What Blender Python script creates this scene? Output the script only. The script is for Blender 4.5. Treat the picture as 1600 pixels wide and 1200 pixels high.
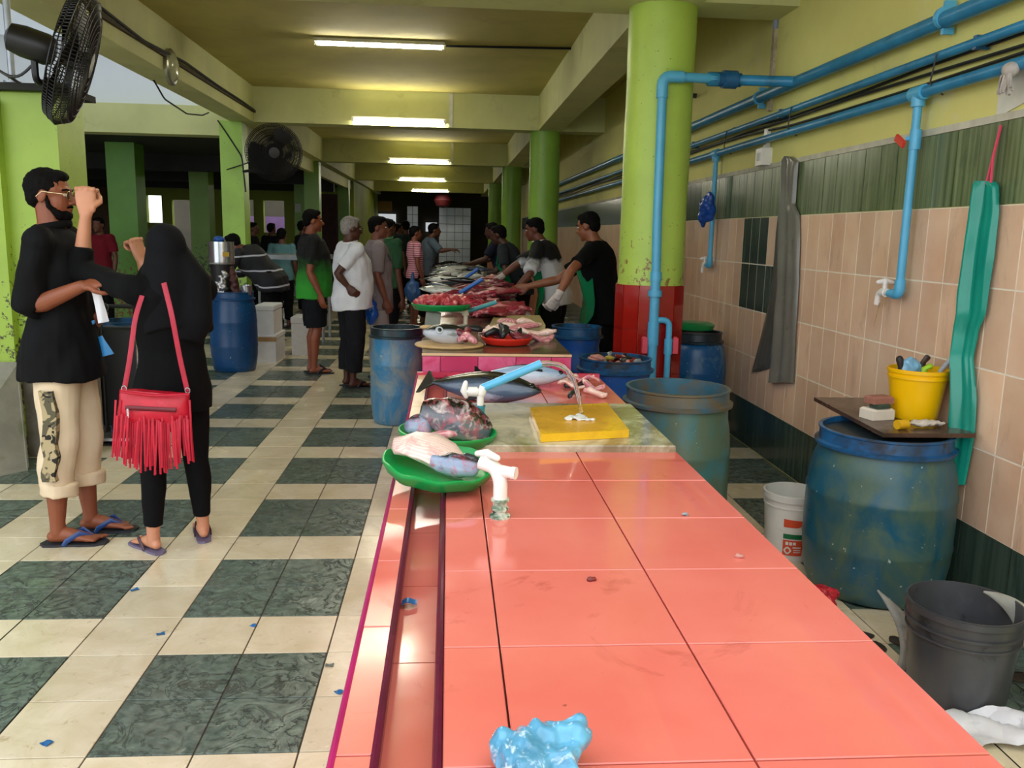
import bpy, bmesh, math, random
from mathutils import Vector, Matrix, noise as mnoise
random.seed(7)
PI = math.pi
for o in list(bpy.data.objects): bpy.data.objects.remove(o)
S = bpy.context.scene
COL = S.collection
V = Vector

# ------------------------------------------------------------------ camera
F, YAW, PITCH, ROLL, CH = 1325.06, .0767786, .174429, .0213634, 1.5
fw = V((math.sin(YAW)*math.cos(PITCH), math.cos(YAW)*math.cos(PITCH), -math.sin(PITCH)))
_r = V((math.cos(YAW), -math.sin(YAW), 0)); _u = _r.cross(fw)
rt = _r*math.cos(ROLL) + _u*math.sin(ROLL); up = -_r*math.sin(ROLL) + _u*math.cos(ROLL)
cam = bpy.data.cameras.new('camera'); camo = bpy.data.objects.new('camera', cam); COL.objects.link(camo)
cam.sensor_width = 36; cam.lens = F/1600*36; cam.clip_end = 300; cam.clip_start = .02
m = Matrix((rt, up, -fw)).transposed().to_4x4(); m.translation = V((0, 0, CH)); camo.matrix_world = m
S.camera = camo
CP = V((0, 0, CH))
def ray(x, y): return fw + rt*((x-800)/F) + up*((600-y)/F)
def G(x, y, z=0): d = ray(x, y); return CP + d*((z-CH)/d.z)          # point on a level plane
def GX(x, y, X): d = ray(x, y); return CP + d*(X/d.x)                 # point on the plane of the right wall
def GY(x, y, Y): d = ray(x, y); return CP + d*(Y/d.y)                 # point at a known depth
def proj(p):
    d = V(p)-CP; z = d.dot(fw)
    return (800+F*d.dot(rt)/z, 600-F*d.dot(up)/z, z)

# ------------------------------------------------------------------ light
W = bpy.data.worlds.new('overcast'); S.world = W; W.use_nodes = True
bg = W.node_tree.nodes['Background']; bg.inputs[0].default_value = (.93, .97, 1, 1); bg.inputs[1].default_value = 1.0
S.view_settings.view_transform = 'Standard'; S.view_settings.look = 'None'
S.view_settings.gamma = 1; S.view_settings.use_curve_mapping = False
S.view_settings.exposure = 1.3

# ------------------------------------------------------------------ helpers
def hx(s, a=1):
    s = s.lstrip('#'); c = [int(s[i:i+2], 16)/255 for i in (0, 2, 4)]
    return tuple((v/12.92 if v <= .04045 else ((v+.055)/1.055)**2.4) for v in c) + (a,)

class NT:
    def __init__(s, name):
        s.m = bpy.data.materials.new(name); s.m.use_nodes = True; s.t = s.m.node_tree
        s.b = s.t.nodes['Principled BSDF']; s.tc = None
    def n(s, k, **kw):
        x = s.t.nodes.new(k)
        for a, v in kw.items(): setattr(x, a, v)
        return x
    def l(s, a, b): s.t.links.new(a, b)
    def coord(s, kind='Object', scale=None, rnd=False):
        if kind == 'pos': out = s.n('ShaderNodeNewGeometry').outputs['Position']
        else: out = s.n('ShaderNodeTexCoord').outputs[kind]
        if rnd:
            oi = s.n('ShaderNodeObjectInfo'); ad = s.n('ShaderNodeVectorMath', operation='MULTIPLY_ADD')
            s.l(oi.outputs['Random'], ad.inputs[0]); ad.inputs[1].default_value = (37, 17, 53); s.l(out, ad.inputs[2]); out = ad.outputs[0]
        if scale:
            mp = s.n('ShaderNodeVectorMath', operation='MULTIPLY'); s.l(out, mp.inputs[0]); mp.inputs[1].default_value = scale; out = mp.outputs[0]
        return out
    def noise(s, vec, sc, det=4, dist=0, rough=.55):
        x = s.n('ShaderNodeTexNoise'); x.inputs['Scale'].default_value = sc; x.inputs['Detail'].default_value = det
        x.inputs['Distortion'].default_value = dist; x.inputs['Roughness'].default_value = rough; s.l(vec, x.inputs['Vector']); return x.outputs['Fac']
    def rng(s, v, a, b, c=0, d=1):
        x = s.n('ShaderNodeMapRange'); s.l(v, x.inputs[0])
        for i, q in enumerate((a, b, c, d)): x.inputs[i+1].default_value = q
        return x.outputs[0]
    def math(s, op, a, b=None):
        x = s.n('ShaderNodeMath', operation=op)
        for i, q in enumerate((a, b)):
            if q is None: continue
            if isinstance(q, (int, float)): x.inputs[i].default_value = q
            else: s.l(q, x.inputs[i])
        return x.outputs[0]
    def mix(s, f, a, b, mode='MIX'):
        x = s.n('ShaderNodeMix', data_type='RGBA', blend_type=mode)
        if isinstance(f, (int, float)): x.inputs[0].default_value = f
        else: s.l(f, x.inputs[0])
        for i, q in ((6, a), (7, b)):
            if isinstance(q, tuple): x.inputs[i].default_value = q
            else: s.l(q, x.inputs[i])
        return x.outputs[2]
    def ramp(s, v, stops, interp='LINEAR'):
        x = s.n('ShaderNodeValToRGB'); s.l(v, x.inputs[0]); e = x.color_ramp; e.interpolation = interp
        while len(e.elements) < len(stops): e.elements.new(.5)
        for i, (p, c) in enumerate(stops): e.elements[i].position = p; e.elements[i].color = c
        return x.outputs[0]
    def bump(s, h, st, dist=.01):
        x = s.n('ShaderNodeBump'); x.inputs['Strength'].default_value = st; x.inputs['Distance'].default_value = dist
        s.l(h, x.inputs['Height']); s.l(x.outputs[0], s.b.inputs['Normal'])
    def set(s, **k):
        for a, v in k.items():
            i = s.b.inputs[a.replace('_', ' ')]
            if isinstance(v, (int, float, tuple)): i.default_value = v
            else: s.l(v, i)

MATS = {}
def M(name, c='#888888', r=.5, var=.12, sc=6, stains=(), bump=None, metal=0, coat=0, trans=0, rnd=0, coord='Object', rvar=0, emit=0, spec=None):
    """procedural paint / plastic / cloth: base colour, soft mottling, shaped stains, fine relief"""
    if name in MATS: return MATS[name]
    k = NT(name); vec = k.coord(coord, rnd=(coord == 'Object')); col = hx(c)
    out = col
    if var:
        f = k.noise(vec, sc); dk = tuple(x*(1-var*1.6) for x in col[:3])+(1,); lt = tuple(min(1, x*(1+var)) for x in col[:3])+(1,)
        out = k.mix(k.rng(f, .3, .7), dk, lt)
    for (sc2, ssc, lo, hi, amt) in stains:
        f = k.noise(vec, ssc, 6, .6, .65); out = k.mix(k.rng(f, lo, hi, 0, amt), out, hx(sc2))
    if rnd:
        oi = k.n('ShaderNodeObjectInfo'); hsv = k.n('ShaderNodeHueSaturation'); k.l(k.rng(oi.outputs['Random'], 0, 1, 1-rnd, 1+rnd), hsv.inputs['Value'])
        if isinstance(out, tuple): hsv.inputs['Color'].default_value = out
        else: k.l(out, hsv.inputs['Color'])
        out = hsv.outputs[0]
    k.set(Base_Color=out, Roughness=r, Metallic=metal, Coat_Weight=coat, Transmission_Weight=trans)
    if spec is not None: k.set(Specular_IOR_Level=spec)
    if rvar: k.set(Roughness=k.rng(k.noise(vec, sc*.7, 5), .3, .7, max(.02, r-rvar), r+rvar))
    if bump: k.bump(k.noise(vec, bump[0], 5), bump[1], .006)
    if emit: k.set(Emission_Color=col, Emission_Strength=emit)
    MATS[name] = k.m; return k.m

def perp(t, ref=None):
    a = V(ref) if ref is not None else (V((0, 0, 1)) if abs(t.z) < .9 else V((1, 0, 0)))
    a = a - t*a.dot(t)
    if a.length < 1e-6: a = V((0, 1, 0)) - t*t.y
    return a.normalized()

class MB:
    """collects shapes; build() links them as ONE mesh object"""
    def __init__(s): s.v = []; s.f = []; s.mi = []
    def add(s, vs, fs, mi=0):
        b = len(s.v); s.v += [V(q) for q in vs]; s.f += [tuple(b+i for i in q) for q in fs]; s.mi += [mi]*len(fs); return s
    def box(s, c, size, rot=None, mi=0):
        x, y, z = [q/2 for q in size]; vs = [V((a*x, b*y, d*z)) for d in (-1, 1) for b in (-1, 1) for a in (-1, 1)]
        if rot is not None: vs = [rot @ q for q in vs]
        return s.add([q+V(c) for q in vs], [(0, 2, 3, 1), (4, 5, 7, 6), (0, 1, 5, 4), (2, 6, 7, 3), (0, 4, 6, 2), (1, 3, 7, 5)], mi)
    def bb(s, a, b, mi=0):
        a = V(a); b = V(b); return s.box((a+b)/2, [abs(q) for q in (b-a)], None, mi)
    def bevbox(s, c, size, bev, rot=None, mi=0):
        x, y, z = [q/2 for q in size]; e = bev; vs = []
        for zz, i in ((-z, 0), (z-e, 0), (z, e)):
            vs += [V((a*(x-i), b*(y-i), zz)) for a, b in ((-1, -1), (1, -1), (1, 1), (-1, 1))]
        if rot is not None: vs = [rot @ q for q in vs]
        fs = [(3, 2, 1, 0), (8, 9, 10, 11)] + [(k*4+i, k*4+(i+1) % 4, k*4+4+(i+1) % 4, k*4+4+i) for k in (0, 1) for i in range(4)]
        return s.add([q+V(c) for q in vs], fs, mi)
    def tube(s, pts, rad, seg=12, ref=None, cap=True, mi=0, rnd=False):
        pts = [V(p) for p in pts]
        if not isinstance(rad, (list, tuple)): rad = [rad]*len(pts)
        if rnd:   # rounded ends
            a = rad[0]; b = rad[-1]; ra = a if isinstance(a, (int, float)) else min(a); rb = b if isinstance(b, (int, float)) else min(b)
            t0 = (pts[0]-pts[1]).normalized(); t1 = (pts[-1]-pts[-2]).normalized()
            sc = lambda q, k: q*k if isinstance(q, (int, float)) else tuple(w*k for w in q)
            pts = [pts[0]+t0*ra*.95, pts[0]+t0*ra*.6] + pts + [pts[-1]+t1*rb*.6, pts[-1]+t1*rb*.95]
            rad = [sc(a, .35), sc(a, .8)] + list(rad) + [sc(b, .8), sc(b, .35)]
        n = len(pts); vs = []; u0 = None
        for i in range(n):
            t = (pts[min(i+1, n-1)]-pts[max(i-1, 0)])
            t = t.normalized() if t.length > 1e-9 else V((0, 0, 1))
            if ref is not None: u = perp(t, ref)
            elif u0 is None: u = perp(t)
            else: u = perp(t, u0)
            u0 = u; w = t.cross(u); q = rad[i]
            a, b = (q, q) if isinstance(q, (int, float)) else q
            vs += [pts[i] + u*(a*math.cos(2*PI*j/seg)) + w*(b*math.sin(2*PI*j/seg)) for j in range(seg)]
        fs = [(i*seg+j, i*seg+(j+1) % seg, (i+1)*seg+(j+1) % seg, (i+1)*seg+j) for i in range(n-1) for j in range(seg)]
        if cap: fs += [tuple(reversed(range(seg))), tuple((n-1)*seg+j for j in range(seg))]
        return s.add(vs, fs, mi)
    def ell(s, c, r, rot=None, seg=14, rings=9, mi=0):
        vs = [V((0, 0, -r[2]))]
        for i in range(1, rings):
            p = -PI/2+PI*i/rings; vs += [V((r[0]*math.cos(p)*math.cos(2*PI*j/seg), r[1]*math.cos(p)*math.sin(2*PI*j/seg), r[2]*math.sin(p))) for j in range(seg)]
        vs.append(V((0, 0, r[2]))); L = len(vs)-1
        fs = [(0, 1+(j+1) % seg, 1+j) for j in range(seg)]
        for i in range(rings-2): fs += [(1+i*seg+j, 1+i*seg+(j+1) % seg, 1+(i+1)*seg+(j+1) % seg, 1+(i+1)*seg+j) for j in range(seg)]
        b = 1+(rings-2)*seg; fs += [(b+j, b+(j+1) % seg, L) for j in range(seg)]
        if rot is not None: vs = [rot @ q for q in vs]
        return s.add([q+V(c) for q in vs], fs, mi)
    def lathe(s, prof, seg=32, c=(0, 0, 0), mi=0, sx=1, sy=1, closed=False):
        n = len(prof); c = V(c)
        vs = [c+V((r*math.cos(2*PI*j/seg)*sx, r*math.sin(2*PI*j/seg)*sy, z)) for r, z in prof for j in range(seg)]
        m = n if closed else n-1
        fs = [(i*seg+j, i*seg+(j+1) % seg, ((i+1) % n)*seg+(j+1) % seg, ((i+1) % n)*seg+j) for i in range(m) for j in range(seg)]
        if not closed: fs += [tuple(reversed(range(seg))), tuple((n-1)*seg+j for j in range(seg))]
        return s.add(vs, fs, mi)
    def prism(s, poly, off, mi=0):
        poly = [V(p) for p in poly]; off = V(off); n = len(poly)
        fs = [tuple(reversed(range(n))), tuple(range(n, 2*n))] + [(i, (i+1) % n, n+(i+1) % n, n+i) for i in range(n)]
        return s.add(poly+[p+off for p in poly], fs, mi)
    def loft(s, rings, cap=True, mi=0):
        n = len(rings); g = len(rings[0]); vs = [p for r in rings for p in r]
        fs = [(i*g+j, i*g+(j+1) % g, (i+1)*g+(j+1) % g, (i+1)*g+j) for i in range(n-1) for j in range(g)]
        if cap: fs += [tuple(reversed(range(g))), tuple((n-1)*g+j for j in range(g))]
        return s.add(vs, fs, mi)
    def sheet(s, fn, nu, nv, th=.004, mi=0):
        """thick sheet: fn(u,v) -> point"""
        P = [[V(fn(i/nu, j/nv)) for i in range(nu+1)] for j in range(nv+1)]; top = []; bot = []
        for j in range(nv+1):
            for i in range(nu+1):
                a = P[j][min(i+1, nu)]-P[j][max(i-1, 0)]; b = P[min(j+1, nv)][i]-P[max(j-1, 0)][i]; nn = a.cross(b)
                nn = nn.normalized() if nn.length > 1e-12 else V((0, 0, 1)); top.append(P[j][i]+nn*th/2); bot.append(P[j][i]-nn*th/2)
        k = nu+1; N = len(top); fs = []
        for j in range(nv):
            for i in range(nu):
                a = j*k+i; fs += [(a, a+1, a+k+1, a+k), (N+a, N+a+k, N+a+k+1, N+a+1)]
        ed = [i for i in range(nu+1)] + [j*k+nu for j in range(1, nv+1)] + [nv*k+i for i in range(nu-1, -1, -1)] + [j*k for j in range(nv-1, 0, -1)]
        fs += [(ed[q], N+ed[q], N+ed[(q+1) % len(ed)], ed[(q+1) % len(ed)]) for q in range(len(ed))]
        return s.add(top+bot, fs, mi)
    def xf(s, mat): s.v = [mat @ q for q in s.v]; return s
    def mesh(s, name):
        me = bpy.data.meshes.new(name); me.from_pydata([tuple(q) for q in s.v], [], s.f); return me
    def build(s, name, mat, parent=None, smooth=40, loc=None, fix=True):
        me = s.mesh(name)
        for q in (mat if isinstance(mat, (list, tuple)) else [mat]): me.materials.append(q)
        if any(s.mi): me.polygons.foreach_set('material_index', s.mi)
        if fix:
            bm = bmesh.new(); bm.from_mesh(me); bmesh.ops.recalc_face_normals(bm, faces=bm.faces); bm.to_mesh(me); bm.free()
        if smooth:
            me.polygons.foreach_set('use_smooth', [True]*len(me.polygons)); me.set_sharp_from_angle(angle=math.radians(smooth))
        return link(name, me, parent, loc)

def link(name, me, parent=None, loc=None):
    o = bpy.data.objects.new(name, me); COL.objects.link(o)
    if parent: o.parent = parent
    if loc is not None: o.location = loc
    return o
def tag(o, label=None, cat=None, group=None, kind=None):
    for k, v in (('label', label), ('category', cat), ('group', group), ('kind', kind)):
        if v: o[k] = v
    return o
def thing(name, label, cat, loc=(0, 0, 0), rz=0, group=None):
    o = bpy.data.objects.new(name, None); COL.objects.link(o); o.location = loc; o.rotation_euler = (0, 0, rz); o.empty_display_size = .1
    return tag(o, label, cat, group)
def dup(root, loc=None, rot=None, scale=None, label=None, group=None):
    def cp(o, p):
        c = o.copy(); COL.objects.link(c)
        if p: c.parent = p
        for ch in list(KIDS.get(o.name, [])): cp(ch, c)
        return c
    KIDS = {}
    def walk(o):
        KIDS[o.name] = [c for c in o.children]
        for c in o.children: walk(c)
    walk(root); r = cp(root, None)
    if loc is not None: r.location = loc
    if rot is not None: r.rotation_euler = rot
    if scale is not None: r.scale = (scale,)*3 if isinstance(scale, (int, float)) else scale
    if label: r['label'] = label
    if group: r['group'] = group
    return r
def struct(o): o['kind'] = 'structure'; return o
def wrinkle(me, amp, sc, seed=0, aniso=(1, 1, 1)):
    nv = len(me.vertices); no = [v.normal.copy() for v in me.vertices]
    for i, v in enumerate(me.vertices):
        p = V((v.co.x*aniso[0], v.co.y*aniso[1], v.co.z*aniso[2]))*sc + V((seed*3.1, seed*1.7, seed))
        v.co += no[i]*amp*(mnoise.noise(p)+.5*mnoise.noise(p*2.1))
def fuse(name, mb, vox, mat, parent=None, smooth=4, wr=None):
    """joins overlapping closed shapes into one continuous skin"""
    me = mb.mesh(name+'_raw'); t = bpy.data.objects.new('tmp', me); COL.objects.link(t)
    bm = bmesh.new(); bm.from_mesh(me); bmesh.ops.recalc_face_normals(bm, faces=bm.faces); bm.to_mesh(me); bm.free()
    r = t.modifiers.new('r', 'REMESH'); r.mode = 'VOXEL'; r.voxel_size = vox; r.use_smooth_shade = True
    if smooth: q = t.modifiers.new('s', 'SMOOTH'); q.factor = .5; q.iterations = smooth
    dg = bpy.context.evaluated_depsgraph_get(); nm = bpy.data.meshes.new_from_object(t.evaluated_get(dg))
    bpy.data.objects.remove(t); bpy.data.meshes.remove(me); nm.name = name; nm.materials.clear()
    nm.materials.append(mat); nm.polygons.foreach_set('use_smooth', [True]*len(nm.polygons))
    if wr: wrinkle(nm, *wr)
    return link(name, nm, parent)
def arc(c, r, a0, a1, ax, ay, n=6):
    c = V(c); ax = V(ax); ay = V(ay)
    return [c+ax*(r*math.cos(a0+(a1-a0)*i/n))+ay*(r*math.sin(a0+(a1-a0)*i/n)) for i in range(n+1)]
def bend(pts, r=.04, n=5):
    """polyline with rounded corners"""
    pts = [V(p) for p in pts]; out = [pts[0]]
    for i in range(1, len(pts)-1):
        a = (pts[i-1]-pts[i]); b = (pts[i+1]-pts[i]); k = min(r, a.length*.45, b.length*.45); p0 = pts[i]+a.normalized()*k; p2 = pts[i]+b.normalized()*k
        for q in range(n+1): t = q/n; out.append(p0*(1-t)**2+pts[i]*2*t*(1-t)+p2*t*t)
    return out+[pts[-1]]

# ------------------------------------------------------------------ the setting
XW, ZC, ZB = 2.2, 3.43, 2.96
BY = [5.55, 12.4, 18.95, 25.3, 31.7]; BD = .37
XL0, XL1 = -3.02, -2.70                      # left row of columns / longitudinal beam
plaster = M('yellow_green_plaster', '#e3dd86', .75, .06, 1.2, [('#b9b98a', 2.2, .60, .75, .55), ('#6d6a45', 14, .72, .80, .6), ('#d8d8c4', .8, .62, .68, .5)], (30, .15), coord='pos')
ceilm = M('olive_stucco', '#bab060', .85, .07, 2, [('#8a8038', 1.1, .55, .75, .5)], (120, .5), coord='pos')
beamm = M('pale_green_paint', '#d2d596', .7, .07, 1.5, [('#8f8f5c', 2.5, .58, .75, .5), ('#5f5c3a', 20, .75, .8, .4)], (40, .12), coord='pos')
soff = beamm
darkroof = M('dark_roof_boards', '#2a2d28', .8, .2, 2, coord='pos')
def colmat(name, c, chip, z0, z1):
    k = NT(name); vec = k.coord('pos'); base = hx(c)
    f = k.noise(vec, 3.0); o = k.mix(k.rng(f, .3, .7), tuple(q*.84 for q in base[:3])+(1,), base)
    sep = k.n('ShaderNodeSeparateXYZ'); k.l(vec, sep.inputs[0])
    hm = k.rng(sep.outputs[2], z0, z1, .0, .22)
    ch = k.rng(k.math('ADD', k.noise(vec, 16, 6, .3, .7), k.math('SUBTRACT', .11, hm)), .60, .64)
    o = k.mix(ch, o, hx(chip))
    ch2 = k.rng(k.noise(vec, 45, 3), .70, .73); o = k.mix(ch2, o, hx('#5a4a2a'))
    k.set(Base_Color=o, Roughness=.42); k.bump(ch, -.4, .004); return k.m
col_near = colmat('lime_column_paint', '#b4d25a', '#8a6a3c', 1.0, 1.9)
col_left = colmat('lime_column_paint_mossy', '#a0c044', '#3f3a1a', .4, 1.9)
col_far = colmat('green_column_paint', '#86b444', '#35401c', .8, 1.6)

# floor
def floor_tile_mat(dark):
    k = NT('green_slate_tile' if dark else 'beige_stone_tile'); vec = k.coord('pos'); oi = k.n('ShaderNodeObjectInfo')
    if dark:
        n1 = k.noise(vec, 7, 6, 1.6, .6); n2 = k.noise(vec, 26, 4, .5)
        o = k.mix(k.rng(n2, .3, .7), hx('#43524a'), hx('#6f8075'))
        rid = k.math('ABSOLUTE', k.math('SUBTRACT', n1, .5)); vein = k.rng(rid, 0, .03, 1, 0)
        o = k.mix(k.math('MULTIPLY', vein, .75), o, hx('#232c28'))
        h = k.math('ADD', k.math('MULTIPLY', k.rng(n1, .35, .65), .7), k.math('MULTIPLY', vein, -.5)); k.bump(h, .45, .008)
        rr = k.rng(k.noise(vec, 2.2, 3), .35, .65, .10, .34)
    else:
        n1 = k.noise(vec, 5, 6, .8, .65); n2 = k.noise(vec, 22, 5, .6, .7)
        o = k.mix(k.rng(n1, .3, .7), hx('#cfc2a0'), hx('#e6dcc2'))
        o = k.mix(k.rng(n2, .60, .74, 0, .7), o, hx('#a8926a')); o = k.mix(k.rng(k.noise(vec, 60, 3), .71, .76, 0, .6), o, hx('#5a4a38'))
        k.bump(n2, .12, .003); rr = k.rng(k.noise(vec, 2.2, 3), .35, .65, .10, .30)
    hsv = k.n('ShaderNodeHueSaturation'); k.l(o, hsv.inputs['Color']); k.l(k.rng(oi.outputs['Random'], 0, 1, .88, 1.08), hsv.inputs['Value'])
    k.set(Base_Color=hsv.outputs[0], Roughness=rr, Specular_IOR_Level=.6); return k.m
TD, TL = floor_tile_mat(True), floor_tile_mat(False)
grout = M('dark_grout', '#3c3a32', .6, .2, 20, coord='pos')
fl = MB().bb((-11, -9, -.15), (XW+.25, 35, -.004)).build('floor', grout, smooth=0); struct(fl)
tag(fl, 'checkered floor of beige and dark green stone tiles, wet and shiny')
GX0, GY0, TS = -.425793, 2.288929, .30
def is_dark(i, j): return (i % 3) != 0 and (j % 3) != 2
tl = MB().bevbox((0, 0, -.006), (TS-.005, TS-.005, .012), .0012)
tme = []
for mm in (TD, TL):
    me = tl.mesh('tile'); me.materials.append(mm); tme.append(me)
cand = []; 
for i in range(-29, 9):
    for j in range(-16, 60):
        cx, cy = GX0+TS*(i+.5), GY0+TS*(j+.5)
        if cx > XW+.14 or cx < -9.3: continue
        on = False; area = 0
        if cy > 1.2 and not (-.2 < cx < .62 and cy < 13):
            x, y, z = proj((cx, cy, 0)); on = -40 < x < 1640 and 300 < y < 1240
            if cx > .6 and cy < 2.1: on = False
            area = F*F*TS*TS*1.5/z**3
        cand.append((-area if on else 1, i, j, cx, cy))
cand.sort()
rest = MB()
for n, (a, i, j, cx, cy) in enumerate(cand):
    dk = is_dark(i, j)
    if n < 300 and a < 0: link('tile', tme[0 if dk else 1], fl, (cx, cy, 0))
    else:
        h = (TS-.005)/2; rest.add([(cx-h, cy-h, 0), (cx+h, cy-h, 0), (cx+h, cy+h, 0), (cx-h, cy+h, 0)], [(0, 1, 2, 3)], 0 if dk else 1)
o = rest.build('far_tiles', [TD, TL], fl, smooth=0, fix=False); o['kind'] = 'stuff'

# right wall with its tiles
wr = MB().bb((XW, -1.5, 0), (XW+.22, 35, ZC+.1)).build('wall_right', plaster, smooth=0); struct(wr)
tag(wr, 'yellow plaster wall tiled in beige and dark green to head height')
def wall_tile(name, c1, c2, c3, streak, rough=.25):
    k = NT(name); vec = k.coord('pos'); sv = k.coord('pos', (38, 38, 1.2))
    o = k.mix(k.rng(k.noise(sv, 1.0, 4), .3, .7), hx(c1), hx(c2)) if streak else k.mix(k.rng(k.noise(vec, 3, 4), .3, .7), hx(c1), hx(c2))
    o = k.mix(k.rng(k.noise(k.coord('pos', (6, 6, 1.6)), 1.0, 6, .5, .7), .56, .72, 0, .55), o, hx(c3))
    oi = k.n('ShaderNodeObjectInfo'); hsv = k.n('ShaderNodeHueSaturation'); k.l(o, hsv.inputs['Color']); k.l(k.rng(oi.outputs['Random'], 0, 1, .84, 1.08), hsv.inputs['Value'])
    k.set(Base_Color=hsv.outputs[0], Roughness=rough); return k.m
WG = wall_tile('streaky_green_wall_tile', '#4c5c38', '#83906a', '#333d28', True)
WB = wall_tile('beige_wall_tile', '#deb392', '#edcdb0', '#95806c', False, .3)
WD = wall_tile('dark_green_wall_tile', '#2c3c34', '#46574c', '#1a2420', True, .2)
TW, TH = .165, .33
wt = MB().box((0, 0, 0), (.010, TW-.0075, TH-.0075)); wtm = {}
for k_, mm in (('g', WG), ('b', WB), ('d', WD)): me = wt.mesh('tile'); me.materials.append(mm); wtm[k_] = me
rows = [1.987-TH*q for q in range(6)]          # tops
MB().bb((XW-.0068, 2.16, .337), (XW, 26, 1.657)).build('joint_bed', M('pale_joint', '#efe6d4', .8, .05, 20, coord='pos'), wr, smooth=0)
wrest = MB(); y0 = 2.16
for c in range(170):
    y = y0+TW*(c+.5)
    if y > 26: break
    for q, zt in enumerate(rows):
        kd = 'g' if q == 0 else ('d' if q == 5 else 'b')
        if q in (1, 2) and 5.72 < y+.12*(q-1) < 6.35: kd = 'd'
        if y > 7.4 and q == 0: kd = 'd'
        if c < 50: link('tile', wtm[kd], wr, (XW-.003, y, zt-TH/2))
        else: wrest.box((XW-.003, y, zt-TH/2), (.010, TW-.004, TH-.004), None, {'g': 0, 'b': 1, 'd': 2}[kd])
wrest.build('far_tiles', [WG, WB, WD], wr, smooth=0, fix=False)['kind'] = 'stuff'
MB().bb((XW-.012, y0, 1.985), (XW, 26, 2.015)).build('cement_edge', M('grey_cement', '#c9c6b4', .8, .15, 9, coord='pos'), wr, smooth=0)
MB().sheet(lambda u, v: (XW-.004, 2.55+u*.85+.06*math.sin(v*9)*(1-u), 2.03+v*(.28-.1*u)+.02*math.sin(u*11)), 14, 6, .006).build('white_patch', M('white_filler', '#d8d8cc', .8, .08, 8, [('#b0a878', 6, .6, .7, .5)], coord='pos'), wr)

# ceiling slab and beams
ce = MB().bb((XL0, 2.2, ZC), (XW+.22, 35, ZC+.15)).build('ceiling', ceilm, smooth=0); struct(ce); tag(ce, 'olive stucco ceiling above the cutting counters')
n = 1
for y in BY:
    o = MB().bb((XL1, y, ZB), (XW, y+BD, ZC)).build('trim_%d' % n, beamm, smooth=0); struct(o); tag(o, 'pale green concrete cross beam of the hall'); n += 1
for (a, b, y0_, lab) in ((XL0, XL1, 2.2, 'pale green long beam over the left columns'), (1.25, 1.58, 2.2, 'pale green long beam over the round columns')):
    o = MB().bb((a, y0_, ZB-.003), (b, 35, ZC)).build('trim_%d' % n, beamm, smooth=0); struct(o); tag(o, lab); n += 1
o = MB().bb((XL0+.02, 2.2, ZB+.12), (XL1+.03, 12.4, ZB+.15)).build('trim_%d' % n, M('brown_edge', '#4a3c24', .8, .3, 12, coord='pos'), smooth=0); struct(o); tag(o, 'thin dirty brown ledge along the left long beam'); n += 1
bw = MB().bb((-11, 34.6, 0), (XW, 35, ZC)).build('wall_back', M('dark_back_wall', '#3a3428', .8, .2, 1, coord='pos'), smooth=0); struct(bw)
# side hall on the left: beam, low dark roof, back wall with openings
lo = GY(220, 208, 12.4).z; hi = GY(220, 162, 12.4).z
o = MB().bb((-9.6, 12.4, lo), (XL0, 12.75, hi)).build('trim_%d' % n, beamm, smooth=0); struct(o); tag(o, 'pale green beam across the side hall entrance'); n += 1
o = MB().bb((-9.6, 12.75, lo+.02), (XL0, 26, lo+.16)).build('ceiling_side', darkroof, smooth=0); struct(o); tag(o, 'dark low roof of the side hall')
o = MB().bb((XL0, 12.75, lo-.05), (XL0+.12, 26, ZB)).build('trim_%d' % n, beamm, smooth=0); struct(o); tag(o, 'added strip closing the sky gap between the main hall and the side hall'); n += 1  # added strip, stops sky leaking in between long beam and side hall roof
for q, y in enumerate((16.0, 19.5, 23)):
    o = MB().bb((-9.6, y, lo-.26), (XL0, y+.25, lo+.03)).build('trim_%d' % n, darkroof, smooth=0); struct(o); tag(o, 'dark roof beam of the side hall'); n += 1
sw = MB()
def wall_y(mb, y, x0, x1, z0, z1, holes, th=.2):
    xs = sorted({x0, x1, *[q for h in holes for q in h[:2]]})
    for a, b in zip(xs[:-1], xs[1:]):
        hs = sorted([h for h in holes if h[0] <= a+1e-6 and h[1] >= b-1e-6], key=lambda h: h[2]); z = z0
        for h in hs:
            if h[2] > z: mb.bb((a, y, z), (b, y+th, h[2]))
            z = h[3]
        if z < z1: mb.bb((a, y, z), (b, y+th, z1))
holes = []
for (a, b, t, bt) in ((228, 254, 305, 348), (268, 300, 312, 400), (388, 397, 312, 352), (411, 445, 313, 364)):
    p = GY(a, t, 26); q = GY(b, bt, 26); holes.append((p.x, q.x, q.z, p.z))
wall_y(sw, 26, -9.6, XL0, 0, lo+.2, holes)
greenw = M('yellow_green_wall_paint', '#9fae3c', .7, .1, 1, coord='pos')
o = sw.build('wall_side_back', greenw, smooth=0); struct(o); tag(o, 'yellow green back wall of the side hall with bright openings')
kz = NT('translucent_white_sheet'); tb_ = kz.n('ShaderNodeBsdfTranslucent'); tb_.inputs[0].default_value = (.8, .84, .88, 1); df_ = kz.n('ShaderNodeBsdfDiffuse'); df_.inputs[0].default_value = (.8, .82, .84, 1); mx_ = kz.n('ShaderNodeMixShader'); mx_.inputs[0].default_value = .42; kz.l(df_.outputs[0], mx_.inputs[1]); kz.l(tb_.outputs[0], mx_.inputs[2]); kz.l(mx_.outputs[0], kz.t.nodes['Material Output'].inputs[0]); sheetm = kz.m
o = MB().bb((-9.8, 3.0, 4.0), (XL0, 12.75, 4.1)).build('ceiling_side_high', sheetm, smooth=0); struct(o); tag(o, 'white sheet roof over the open bay on the left')
o = MB().bb((-9.8, 12.5, hi), (XL0, 12.6, 4.0)).build('wall_gable', sheetm, smooth=0); struct(o)
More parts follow.
